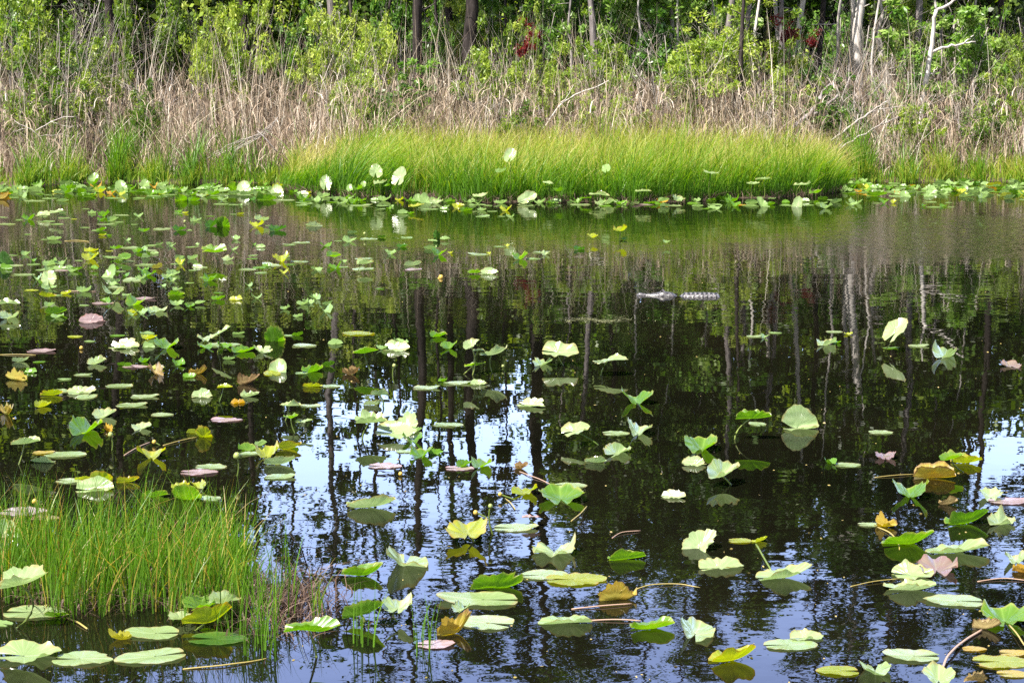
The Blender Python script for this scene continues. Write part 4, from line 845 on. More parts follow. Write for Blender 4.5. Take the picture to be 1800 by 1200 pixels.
block(600, 560, 3, [
 (90,80,175,'F','y',0),(510,97,90,'V','g',50),(565,160,90,'V','g',85),(130,180,135,'Q','g',10,d(90,22)),(215,162,65,'C','b'),(290,165,140,'T','p',-15),(315,130,80,'C','o'),(50,294,95,'C','b'),(685,145,85,'Q','p',60,d(150,8,pitch=20)),(725,168,70,'R','p',10,d(120,-30)),(800,190,150,'Q','p',0,d(95,-5)),
 (705,247,115,'R','g',0,d(45,-60)),(610,342,150,'F','p',0),(535,332,50,'V','g',60),(725,348,92,'T','p',0),(450,366,145,'F','p',0),(205,400,100,'Q','p',0,d(60,15)),(165,455,100,'B','p',0),(1000,462,155,'T','p',-25,dict(fold=(38,2))),(1155,175,195,'R','p',0,d(70,15)),(1060,245,110,'V','p',70,dict(ragged=.7)),
 (1420,225,190,'R','p',0,d(70,-50)),(1560,445,168,'V','g',93,dict(fold=33,asp=.95,ragged=0,label='vivid green pad with two round upright lobes and mirror image',ref='the vivid two-lobed pad')),(1235,590,155,'R','p',12,d(75,120,pitch=16)),(1450,605,145,'F','p',0),(1575,608,140,'V','p',80,dict(ragged=.4)),(1455,715,155,'V','p',65),(1340,758,120,'B','p',0),
 (155,545,170,'Q','p',20,d(90,-45)),(345,578,120,'U','p',-15,dict(pitch=45)),(395,595,70,'V','p',60),(290,600,220,'R','p',-12,d(30)),(375,648,110,'V','g'),(565,560,160,'F','p',0,dict(ragged=.2)),(330,702,90,'F','p'),(420,728,120,'V','g',80),(500,712,60,'T','g',40),(230,778,180,'F','r',0),(625,790,155,'F','r',0),(645,780,80,'V','g',60),(740,783,110,'V','g',75),
 (945,790,65,'C','b',0,dict(label='small dark brown pod-like curled leaf beside mirrored dark trunks',ref='the small brown curled leaf')),(1210,880,175,'F','p',0),(965,925,140,'V','y',70,dict(fold=25,ragged=.5)),(1162,955,250,'V','g',92,dict(fold=22,asp=.85)),(1140,892,100,'F','b',0),(155,995,265,'t','p',8,dict(fold=(4,36),label='pale boat-like pad with its tip curving up on blue water',ref='the pale pad with upcurved tip')),
 (1000,1045,100,'R','r',0,d(45,40)),(1750,940,130,'T','p',-20),(660,1135,260,'V','y',90,d(40,40,fold=20,ragged=.5)),(922,1105,240,'F','p',0,dict(ragged=.15)),
])
block(1200, 560, 3, [
 (380,95,90,'F','p',0),(430,102,45,'V','y'),(490,76,70,'F','p',0),(800,70,90,'F','p',0),(872,85,45,'V','y'),(1115,72,138,'U','p',-50,d(98,-55,pitch=38,fold=(30,6),ragged=.05,label='big whitish pad raised upright on a stalk, mirrored below',ref='the big raised whitish pad')),(1100,156,90,'F','g',0),(760,140,115,'V','p',60,dict(ragged=.1)),(812,130,50,'V','g',60),(1245,145,110,'F','y',0),
 (1380,205,145,'V','p',60,dict(fold=46,label='white folded pad with sharp tip in the right water',ref='the white sharp-tipped pad')),(1730,253,105,'V','k',90,dict(fold=14)),(620,576,200,'T','p',6,dict(fold=(84,4),asp=1.15,ragged=.05,label='largest white pad standing upright on the water, mirrored below',ref='the largest white upright pad')),(370,525,190,'Q','g',0,d(110,-95)),(395,557,90,'F','p'),(1045,600,130,'F','p',0),
 (1070,735,115,'V','k',80,dict(ragged=.4,label='pink lily pad with frilled folded edges on dark water',ref='the frilled pink pad')),(95,692,190,'V','g',78,dict(fold=34)),(60,772,135,'T','p',0),(215,825,190,'V','p',60,d(50,40,ragged=.2)),(870,772,140,'F','p',0),(780,765,60,'V','g'),(1420,738,150,'Q','g',40,d(70,60)),(1495,762,165,'B','y',-5),
 (1325,840,225,'B','o',-10,dict(fold=(50,62),ragged=.3,label='rolled yellowish pad like a canoe on dark water',ref='the rolled yellow canoe pad')),(1200,940,195,'V','g',85,dict(fold=32,asp=.9,label='deep green two-lobed pad with strong green reflection',ref='the deep green two-lobed pad')),(1625,945,135,'V','p',80,dict(fold=30,ragged=.5)),(1400,980,100,'C','b'),(1730,965,230,'F','r',0),(1500,1082,245,'t','g',14,dict(fold=(4,62),ragged=.1,label='large dark-backed green pad standing half up with notched rim',ref='the large half-upright green pad')),
 (1680,1085,165,'V','p',50,dict(fold=(40,10))),(985,1087,120,'F','p',0),(1068,1095,115,'C','o'),
])
# bottom row
block(0, 800, 3, [
 (130,672,280,'Q','p',0,d(235,-40,pitch=12,ragged=.6,label='big ragged pale pad held on a stout stalk before the rushes',ref='the big ragged stalked pad')),(190,830,330,'F','p',0),(300,850,130,'t','g',0),(10,890,60,'F','p'),(150,1060,340,'T','p',8,dict(fold=(14,2))),(440,1075,320,'F','p',0),(795,1062,365,'F','p',200,dict(ragged=.1,label='wide flat pale pad with brown centre below the rush clump',ref='the wide pad with brown centre')),
 (800,940,285,'F','p',180),(635,968,80,'C','o'),(960,862,140,'V','p',60,d(20)),(1090,880,265,'t','y',12,d(40,-60,fold=(4,60),pitch=6,label='yellow pad turned up on edge at the foot of the rushes',ref='the yellow pad on edge')),(1060,805,180,'V','g',60,d(60)),(1190,770,165,'V','p',50,d(90,ragged=.5,fold=(50,25))),(1155,970,315,'F','d',0),(1650,922,300,'Q','g',0,d(140,20,fold=24,label='broad green pad on a dark thick stalk between rushes and open water',ref='the broad pad on a thick stalk')),
])
block(600, 800, 3, [
 (115,845,225,'t','g',4,d(50,0,fold=(8,62),label='big bright green pad arching up by scattered rush stems',ref='the big bulging green pad')),(295,815,160,'V','p',80,d(60,0,fold=28,ragged=.5)),(110,635,220,'B','g',4),(350,578,300,'t','p',268,dict(fold=(2,44),label='pad with one half standing bright green and one half flat pale',ref='the half-green half-pale pad')),(1120,512,262,'V','p',268,dict(fold=16,ragged=.4)),
 (1505,550,205,'t','g',8,dict(fold=(4,60))),(815,700,290,'t','g',12,dict(fold=(8,62),ragged=.55,label='ragged bright green pad standing half up beside flat pale pads',ref='the ragged bright green pad')),(1070,632,250,'F','p',10),(1240,657,325,'F','y',0,dict(ragged=.4)),(715,763,430,'F','p',178,dict(label='largest flat pale pad with a deep slit by the ragged green pad',ref='the largest flat pale pad')),(755,885,315,'F','p',160),(630,820,100,'V','p',70,d(10)),
 (595,940,185,'C','o',30,dict(label='curled golden dying pad by the thin rush stems',ref='the curled golden pad')),(1455,760,210,'C','o',10,dict(ragged=.4,label='curled brown and gold pad on a long lying stalk',ref='the curled brown and gold pad')),(1180,882,290,'T','p',185,dict(fold=(26,3),ragged=.3,label='pale ragged pad with a lying pink stalk in the front water',ref='the pale pad with pink stalk')),(1640,915,240,'t','g',6,dict(fold=(3,34))),(500,1000,200,'F','r',0),
])
block(1200, 800, 3, [
 (85,490,185,'U','p',-50,dict(pitch=32,fold=(40,14),label='cupped pale green pad open towards the viewer on dark front water',ref='the cupped pale pad')),(305,452,125,'F','y',0),(405,455,60,'t','y',40),(205,595,245,'T','p',14,dict(fold=(34,10))),(535,645,300,'t','p',10,dict(fold=(6,22),pitch=5,label='long pale pad with tip swept upward in dark front water',ref='the long pad with swept-up tip')),(1190,470,275,'t','g',8,dict(fold=(2,44))),
 (1450,512,345,'B','p',3,dict(fold=(8,24))),(1755,565,125,'V','p',80),(1340,610,215,'V','k',85,dict(fold=14,label='purplish pink pad with a split, beside two green pads',ref='the split purplish pad')),(1210,632,220,'T','p',-16,dict(fold=(34,2))),(1200,712,285,'t','p',12,dict(fold=(4,30))),(1425,770,312,'F','p',172),(1700,880,250,'V','g',85,dict(fold=24,asp=.85,label='bright green folded pad over brown pods at the right edge',ref='the pad over brown pods')),(1600,915,145,'C','b'),
 (80,945,195,'T','p',75,dict(fold=(46,4),ragged=.3)),(260,1085,255,'t','y',18,dict(fold=(6,46),label='yellowish cupped pad with brown rim low in the front water',ref='the yellowish cupped pad')),(655,965,185,'T','p',12,dict(fold=(30,4))),(570,1002,285,'F','p',5,dict(ragged=.2)),(1205,1060,300,'F','p',175),(815,1138,225,'F','y',178),(1015,1140,178,'V','p',262,dict(fold=22,ragged=.3)),(1350,1192,185,'V','p',80,dict(fold=30)),(1545,1192,130,'C','b'),(1540,1022,130,'F','o',0),(1690,1090,310,'F','y',0,dict(ragged=.5)),(1745,1045,150,'F','o',0),(1745,1155,170,'F','o',0),(1790,615,45,'C','b'),
])
# along the far bank and the grassy point
block(0, 280, 6, [
 (120,255,240,'F','p',0),(410,290,110,'V','g',85),(690,262,120,'V','y',60),(790,272,80,'V','y'),(980,262,130,'V','g',80),(985,215,110,'U','p',0,d(40,pitch=40)),(860,300,110,'T','p',25,d(20)),(600,352,110,'t','y',170),(700,360,110,'V','g'),(720,335,60,'V','p'),(860,368,110,'u','y',None,dict(pitch=45)),(980,382,70,'t','y',40),(915,390,90,'V','p',60,dict(ragged=.5)),
 (1160,362,90,'V','g'),(1280,300,130,'U','p',20,d(40,pitch=40)),(1200,412,150,'F','p',0),(1420,327,130,'F','p',0),(1530,280,100,'U','p',10,dict(pitch=55)),(1320,240,90,'U','p',10,dict(pitch=50)),(1590,375,130,'V','g',80),(1620,388,150,'F','p',0),(20,425,170,'C','o',0,dict(label='orange dying pad heap at the left edge under the far bank',ref='the orange pad heap')),(240,408,110,'V','p'),(150,405,110,'F','p'),(370,440,220,'F','p',0),(130,345,110,'V','y'),(75,310,50,'C','b'),(520,415,150,'F','p'),(1700,255,150,'F','y',0),(1780,235,160,'B','g',0),
])
block(300, 280, 6, [
 (430,295,140,'V','y',85),(170,250,190,'F','r',0),(660,320,160,'u','g',None,d(20,pitch=60)),(770,325,150,'U','p',0,d(30,pitch=50)),(560,340,130,'T','p',15,d(10)),(110,440,190,'u','g',None,dict(pitch=40)),(240,440,130,'V','g',60),(330,400,190,'V','y',85),(550,432,110,'V','p',80,dict(ragged=.5)),(530,475,160,'F','p',0),(680,480,140,'F','p',0),(735,490,50,'V','p'),(850,430,110,'V','d'),(930,380,110,'V','p',70),(1010,430,220,'B','g',0),(1120,365,180,'U','p',0,dict(pitch=35)),(1210,432,200,'F','p',0),(1130,310,110,'V','y'),(990,280,70,'V','y'),
 (1400,440,170,'V','g',80),(1380,485,130,'F','p'),(1440,468,140,'F','p'),(1640,260,130,'U','p',0,d(90,pitch=45,label='pale round pad raised against the left end of the grassy point',ref='the pale round pad on the grass')),(1570,455,80,'C','b'),(1610,400,170,'V','p',70,dict(ragged=.4)),(1720,405,160,'F','p'),(1740,435,90,'C','b'),(1430,365,100,'V','y',60),(1290,350,110,'V','g'),
])
block(600, 300, 6, [
 (610,80,175,'U','p',-35,d(150,pitch=60,fold=10,label='long white pad leaning up against the dark gap in the grass',ref='the long white leaning pad')),(370,25,140,'U','p',0,d(200,pitch=40)),(410,140,140,'V','p',60,d(90)),(480,165,70,'V','y',60,d(70)),(170,205,140,'V','g',80,d(60)),(235,150,60,'U','p',0,d(60,pitch=70)),(90,190,70,'U','p',0,d(60,pitch=60)),(570,25,90,'u','g',None,d(180,pitch=55)),
 (205,322,120,'V','g',80),(90,300,80,'V','p'),(40,330,130,'V','y'),(210,368,250,'F','p',0),(450,320,150,'V','p',70,dict(fold=28)),(610,318,90,'V','y'),(700,320,90,'V','g'),(740,330,80,'C','y'),(810,325,110,'U','p',10,dict(pitch=50)),(890,340,130,'U','p',20,dict(pitch=45)),(1000,350,190,'V','p',80,dict(fold=30)),(1150,325,110,'V','g',60),(1465,275,170,'R','p',0,d(50)),(430,372,120,'F','p'),(520,382,70,'V','p'),(410,405,120,'F','p'),(500,407,70,'V','y'),(790,375,170,'R','y',0,d(60)),(650,455,120,'T','p',15),(730,460,80,'V','g',60),(940,408,170,'F','p',0),
 (1110,390,60,'C','b'),(1215,395,100,'V','y',85),(1320,425,130,'V','g',50),(1380,370,60,'T','p',30),(1440,350,120,'V','p'),(1540,370,110,'F','p'),(1480,425,100,'V','p',60),(1590,430,110,'F','p'),(1680,350,150,'V','p',60,dict(ragged=.4)),(1730,428,130,'V','y',80),(1490,485,150,'F','p'),(1690,484,90,'F','p'),(1780,495,90,'V','p',80),
])
block(900, 300, 3, [
 (80,155,130,'T','p',20,d(25,pitch=20)),(70,184,90,'F','p'),(190,66,60,'R','p',0,d(90,label='small pale pad raised high on a stalk before the grass',ref='the small high pale pad')),(240,110,55,'V','g',60,d(60)),(-10,-70,70,'U','p',-20,d(230,pitch=55)),(-60,10,60,'V','p',60,d(140)),(460,128,110,'R','p',0,d(45)),(390,145,60,'R','g',0,d(30)),(465,182,90,'V','p',80),(360,180,110,'F','p'),(500,172,90,'V','p',60,d(10)),(570,172,90,'V','y',80),(690,110,90,'R','p',0,d(60)),(780,180,60,'V','g',60),(800,160,60,'V','p',30,d(20)),(690,180,120,'F','r'),(880,160,100,'V','p',70,d(20)),(850,185,90,'F','p'),
 (495,-5,45,'U','p',0,d(150,pitch=30)),(1050,18,90,'V','p',70,d(140,fold=16)),(1320,48,80,'R','p',0,d(120)),(1270,72,70,'R','p',0,d(100)),(1525,75,95,'R','p',0,d(100)),(1070,203,80,'V','p',85,dict(fold=18)),(1175,190,75,'V','y',80),(1250,184,80,'F','p'),(1325,190,70,'U','p',30,dict(pitch=45)),(1365,182,50,'V','g',40),(1500,192,55,'U','p',-40,dict(pitch=70,fold=14,label='pale pad standing like a shell before the right end of the grass',ref='the pale shell-like pad')),(1560,182,70,'F','p'),(1450,183,80,'F','p'),
 (1655,200,75,'C','b'),(1710,168,60,'t','y'),(1790,185,60,'V','p'),(1600,118,100,'V','g',60,d(20)),
])
block(1500, 280, 6, [
 (20,470,170,'V','p',70,dict(fold=30)),(60,345,170,'F','p',0),(250,390,220,'B','g',0),(320,465,110,'V','g',80),(250,465,80,'F','p'),(420,465,80,'V','y'),(545,395,110,'U','p',10,dict(pitch=40)),(440,392,120,'F','p'),(370,320,110,'V','g'),(480,300,90,'F','p'),(240,178,120,'F','p'),(370,190,150,'R','p',0,d(20)),(550,182,160,'B','g',0),(640,320,110,'C','y'),(730,200,90,'V','p'),(790,210,70,'V','g'),(830,165,80,'T','p',30,d(20)),(830,335,90,'U','p',0,dict(pitch=40)),(900,240,90,'V','p',60),(850,285,190,'F','p',0),(1060,270,110,'V','p'),(1140,230,170,'B','g',0),(1180,310,60,'U','p',0,dict(pitch=60)),(1280,320,110,'T','p'),(1330,312,60,'V','g'),(1300,255,80,'V','d'),(1490,190,120,'B','g',0),(1480,280,160,'B','y',0),(1620,210,80,'V','g',60,d(20)),(1690,240,110,'T','p',20),(1760,275,120,'V','p'),(1680,300,130,'F','y'),(1560,308,120,'F','p'),(1420,265,90,'F','y'),(1000,310,80,'V','g'),
 (745,500,60,'V','g',60),(850,505,160,'F','p',0),(950,500,90,'V','g',50),(1030,505,70,'F','p'),(150,300,110,'V','g'),(40,270,110,'V','g'),(100,240,90,'V','p'),
])
# a few more, drifting among the far ones
for q in range(330):
    if q % 5 == 4: u, v = random.uniform(520, 1480), random.gauss(354, 5)
    elif q % 2: u, v = random.uniform(-20, 490), random.gauss(336, 7)
    else: u, v = random.uniform(1480, 1810), random.gauss(333, 8)
    if P(u, v)[1] > 34.6 or len(PADS) > 900: continue
    pad(u, v, random.uniform(14, 26), random.choice('FFFVVVBTt'), random.choice('ppppgggyrb'))
for q in range(95):
    u, v = random.gauss(random.choice([70, 150, 240, 320, 430, 560]), 40), random.choice([400, 440, 475, 505, 540, 600, 650]) + random.gauss(0, 14)
    if u > -20: pad(u, v, random.uniform(10, 21) * (1 + (v - 400) / 500), random.choice('FFVVVTt'), random.choice('pppggyr'))
# the 300 that show largest are things; the small rest along the bank is one mat
def keep_score(p): return p['w'] * (1 if p['label'] is None else 9) * (1.25 if p['raised'] else 1)
order = sorted(range(len(PADS)), key=lambda k: -keep_score(PADS[k]))
keep = set(order[:297]); matparts = MB()
PAD_OBJ = []
for k, p in enumerate(PADS):
    if k not in keep:
        matparts.add(p['V'] + p['loc'] * np.array([1, 1, 0]), p['F'], {'p': .62, 'g': .3, 'y': .8, 'd': .05, 'r': .6, 'b': .97, 'o': .85, 'k': .85}[p['col']])
        continue
    me = make_mesh('lily_pad', p['V'], p['F'], p['m'], uv=p['uv'], smooth=True)
    big = p['dp'] < 15 or p['raised']
    loc = (p['loc'][0], p['loc'][1], 0)
    if p['raised']:
        o = empty('lily_pad', loc); link('leaf', me, o)
        j = p['V'][:NA].mean(0); bx = p['base'] - p['loc']
        bx = np.array([p['base'][0] - p['loc'][0], p['base'][1] - p['loc'][1], -.25])
        rnd = random.Random(p['seed']); r0 = .0048 * rnd.uniform(.8, 1.2) * (1.25 if p['w'] > 70 else 1)
        s = np.linspace(0, 1, 7)[:, None]; mid = np.array([rnd.gauss(0, .12), rnd.gauss(0, .05), 0]) * max(.1, p['hgt'])
        w0 = np.array([bx[0], bx[1], 0]); pts = w0 * (1 - s) + j * s + mid * (s * (1 - s) * 4)
        pts = np.vstack([[bx], pts]); mb = MB(); mb.tube(pts, np.linspace(r0 * 1.1, r0 * .85, 8), 7, rnd.random())
        link('stalk', mb.mesh('stalk', STALK, True), o)
    else:
        o = link('lily_pad', me, None, loc)
    o['category'] = 'lily pad'; o['group'] = 'lily pads on the pond'
    if p['ref']: ANCH.append((p['u'], p['v'], p['ref']))
    if p['label']: o['label'] = p['label']
    else:
        lk = p['look']
        if p['ragged'] >= .4 and p['col'] != 'b': lk = ('ragged ' + lk[0], lk[1])
        LABELQ.append((o, lk, p['u'], p['v'], 'pond'))
MATM = foliage_mat('mat_of_pads', [(0, (.04, .11, .015)), (.3, (.10, .21, .02)), (.62, (.20, .30, .10)), (.8, (.30, .34, .04)), (1, (.40, .22, .04))], trans=.35, rough=.3, obj_var=0)
tag(link('lily_pad_mat', matparts.mesh('lily_pad_mat', MATM, True)), 'small lily pads scattered between the larger ones and along the far bank', 'lily pads', kind='stuff')

# ------------------------------------------------------------------ buds, flower, lying stalks, twigs
def bud(u, v, drop, dx=0, r=8., col=None, label=None, kind='flower_bud', ref=None):
    """u, v: middle of the bud; drop px to where its stalk meets the water; r: radius in px"""
    r *= .8; b = P(u + dx, v + drop); dp = depth(b); h = drop * dp / FPX / CP; top = np.array([P(u, v + drop)[0] - b[0], 0, max(h, .012)])
    rr = r * dp / FPX
    o = empty(kind, (b[0], b[1], 0))
    th = np.linspace(0, pi, 9); prof = np.stack([np.sin(th) ** .8 * (1 + .15 * np.cos(th)), -np.cos(th)], -1); ph = np.arange(12) * 2 * pi / 12
    lob = 1 + .10 * np.cos(ph * 5)
    V = np.stack([prof[:, 0:1] * (np.cos(ph) * lob)[None], prof[:, 0:1] * (np.sin(ph) * lob)[None], np.broadcast_to(prof[:, 1:2], (9, 12))], -1).reshape(-1, 3) * rr + top
    i = np.arange(8)[:, None] * 12; j = np.arange(12)[None]; F = np.stack([i + j, i + (j + 1) % 12, i + 12 + (j + 1) % 12, i + 12 + j], -1).reshape(-1, 4)
    link('bud', make_mesh('bud', V, F, col or BUDG, np.clip(rng.normal(.5, .15, len(F)), 0, 1), smooth=True), o)
    s = np.linspace(0, 1, 7)[:, None]; pts = np.array([[0, 0, 0]]) * (1 - s) + top * s + np.array([[.08 * h, 0, 0]]) * (s * (1 - s) * 4) * random.choice([-1, 1])
    pts = np.vstack([[[0, 0, -.2]], pts]); mb = MB(); mb.tube(pts, .0042 * max(.8, min(1.2, dp / 9)), 6, .4)
    link('stalk', mb.mesh('stalk', STALK, True), o)
    o['category'] = 'bud'; o['group'] = 'flower buds over the pond'
    if ref: ANCH.append((u, v, ref))
    if label: o['label'] = label
    else: LABELQ.append((o, ('yellow' if col is BUDY else 'green', 'flower bud'), u, v, 'pond'))
    return o
BUDG = foliage_mat('bud_green', [(0, (.16, .24, .05)), (1, (.42, .44, .16))], trans=.15, rough=.4)
BUDY = foliage_mat('bud_yellow', [(0, (.38, .24, .04)), (1, (.62, .46, .10))], trans=.15, rough=.4)
bud(195, 763, 28, 2, 5.5); bud(417, 800, 36, 0, 7.5, None, 'fat pale green bud on an upright stalk near the yellow-green pads'); bud(693, 642, 32, 0, 4); bud(884, 643, 6, 0, 3.2, BARKD and BUDG); bud(862, 888, 50, 4, 5.0, None, 'small green bud atop a tall dark stalk beside a wide flat pad', ref='the tall dark-stalked bud')
bud(836, 900, 10, 20, 5.2, BUDY); bud(879, 868, 10, 26, 4.5, BUDY); bud(63, 880, 42, 0, 6, BUDY); bud(271, 776, 6, 10, 4.5, BUDY); bud(704, 832, 4, 0, 4.5, BUDY); bud(143, 611, 3, 0, 4, BUDY); bud(641, 410, 9, 2, 2.8)
bud(325, 389, 3, 0, 3, None); bud(1568, 1003, 1, 0, 0.1) if False else None
# yellow pond flower
o = bud(775, 487, 2, 0, 5.5, BUDY, 'single round yellow flower floating in the upper pond', 'pond_flower', ref='the yellow pond flower'); o['category'] = 'flower'; del o['group']
mb = MB(); V, F = leaf_cards(ball(7, (0, 0, .006), (.03, .03, .004)), .035, .1, .8); mb.add(V, F, .8); link('petals', mb.mesh('petals', BUDY), o)

def lying(pts, r, m, label, z=.001):
    r *= .55
    W = np.array([P(a, b) for a, b in pts]); W[:, 2] = z; o0 = W[0].copy(); o0[2] = 0
    s = np.linspace(0, len(W) - 1, (len(W) - 1) * 5 + 1)
    W = np.stack([np.interp(s, np.arange(len(W)), W[:, j]) for j in range(3)], -1)
    if len(W) > 6:
        for q in range(2): W[1:-1] = (W[:-2] + W[1:-1] * 2 + W[2:]) / 4
    W[:, 2] += .006 * np.sin(s * 1.3); W[:, 0] += .012 * np.sin(s * .9 + len(label)); W[:, 1] += .02 * np.sin(s * .7 + len(label) * 2)
    mb = MB(); mb.tube(W - o0, r, 6, .5)
    tag(link('lily_stalk', mb.mesh('lily_stalk', m, True), None, o0), label, 'stalk', 'lily stalks lying on the water')
lying([(115, 1084), (138, 1093), (158, 1105)], .008, STALKY, 'yellow stalk running from the big ragged stalked pad to the right')
lying([(318, 1178), (380, 1175), (430, 1167), (470, 1156), (508, 1144)], .006, STALKY, 'long yellow-green stalk lying along the bottom edge water')
lying([(290, 783), (320, 775), (346, 768)], .006, STALKY, 'thin yellow stalk leading to a small yellow upright pad')
lying([(218, 800), (240, 790), (266, 779)], .006, STALKP, 'thin pinkish stalk ending at a small yellow bud')
lying([(1000, 1071), (1050, 1066), (1110, 1060)], .006, STALKP, 'pinkish stalk between the curled gold pad and the pale pad')
lying([(1040, 1089), (1080, 1091), (1122, 1094)], .006, STALKP, 'straight pink stalk from the pale pad to the right')
lying([(1122, 1037), (1150, 1031), (1200, 1028), (1235, 1032), (1260, 1040)], .005, STALKY, 'long brown stalk trailing right of the curled gold pad')
lying([(1653, 1184), (1660, 1162), (1680, 1140), (1705, 1120), (1728, 1107)], .010, STALKP, 'thick pink stalk curving up to the brown pods', .012)
lying([(1768, 1100), (1785, 1118), (1800, 1134), (1818, 1148)], .007, STALKY, 'thick green stalk running off the right border', .01)
lying([(1545, 925), (1562, 935), (1574, 950), (1578, 965), (1570, 985)], .007, STALKY, 'short yellow stalk arching between two pads')
lying([(0, 623), (30, 624), (65, 625)], .006, STALKY, 'thin yellow stalk trailing left of the lone lilac pad')
lying([(914, 828), (930, 838), (950, 846), (968, 853)], .005, STALKP, 'thin pink stalk behind the small brown curled leaf')
lying([(885, 875), (898, 885), (908, 895)], .006, STALKY, 'short yellow stalk leaning beside a yellow bud')
lying([(1005, 915), (1018, 905), (1028, 892)], .006, STALKY, 'short yellow curved stalk under the broad dark pad')
lying([(1080, 946), (1095, 936), (1125, 932)], .004, STALKP, 'thin pink stalk arcing on open water')
lying([(1325, 955), (1340, 978), (1358, 1002)], .009, STALK, 'green stalk slanting under the surface near the small yellow pads')
lying([(1490, 1030), (1530, 1022), (1580, 1016)], .004, STALKY, 'hair thin green stalk left of the split purplish pad')
lying([(1718, 1022), (1760, 1019), (1800, 1023)], .005, STALKP, 'thin pink stalk reaching to the right border')
lying([(1535, 838), (1570, 837), (1610, 835)], .004, STALKY, 'thin yellow stalk left of the rolled yellow canoe pad')
lying([(105, 512), (135, 513), (170, 513)], .006, STALKP, 'straight pale stick floating among the left pads')
lying([(112, 424), (135, 423), (158, 425)], .009, STALKY, 'straw coloured stick floating in the upper left pond')
def twig(pts, r, label):
    D = P(*pts[0])[1]; W = np.array([PD(a, b, D) for a, b in pts]); W[0, 2] = -.05; o0 = np.array([W[0, 0], D, 0])
    mb = MB(); mb.tube(W - o0, np.linspace(r, r * .5, len(W)), 5, .3)
    tag(link('twig', mb.mesh('twig', BARKD, True), None, o0), label, 'twig', 'dark twigs beside the rush clump')
twig([(545, 995), (530, 965), (509, 938)], .004, 'dark twig leaning left out of the water beside the rushes')
twig([(572, 990), (560, 965), (545, 961), (522, 962)], .003, 'dark twig arching over beside the rushes')
twig([(497, 965), (495, 940), (492, 912)], .003, 'short dark upright twig with a pale tip by the rushes')
twig([(599, 990), (580, 965), (574, 962)], .003, 'bent dark twig farthest from the rushes')
twig([(626, 992), (640, 986), (663, 984)], .004, 'knobbly dark stick touching the half-green half-pale pad')

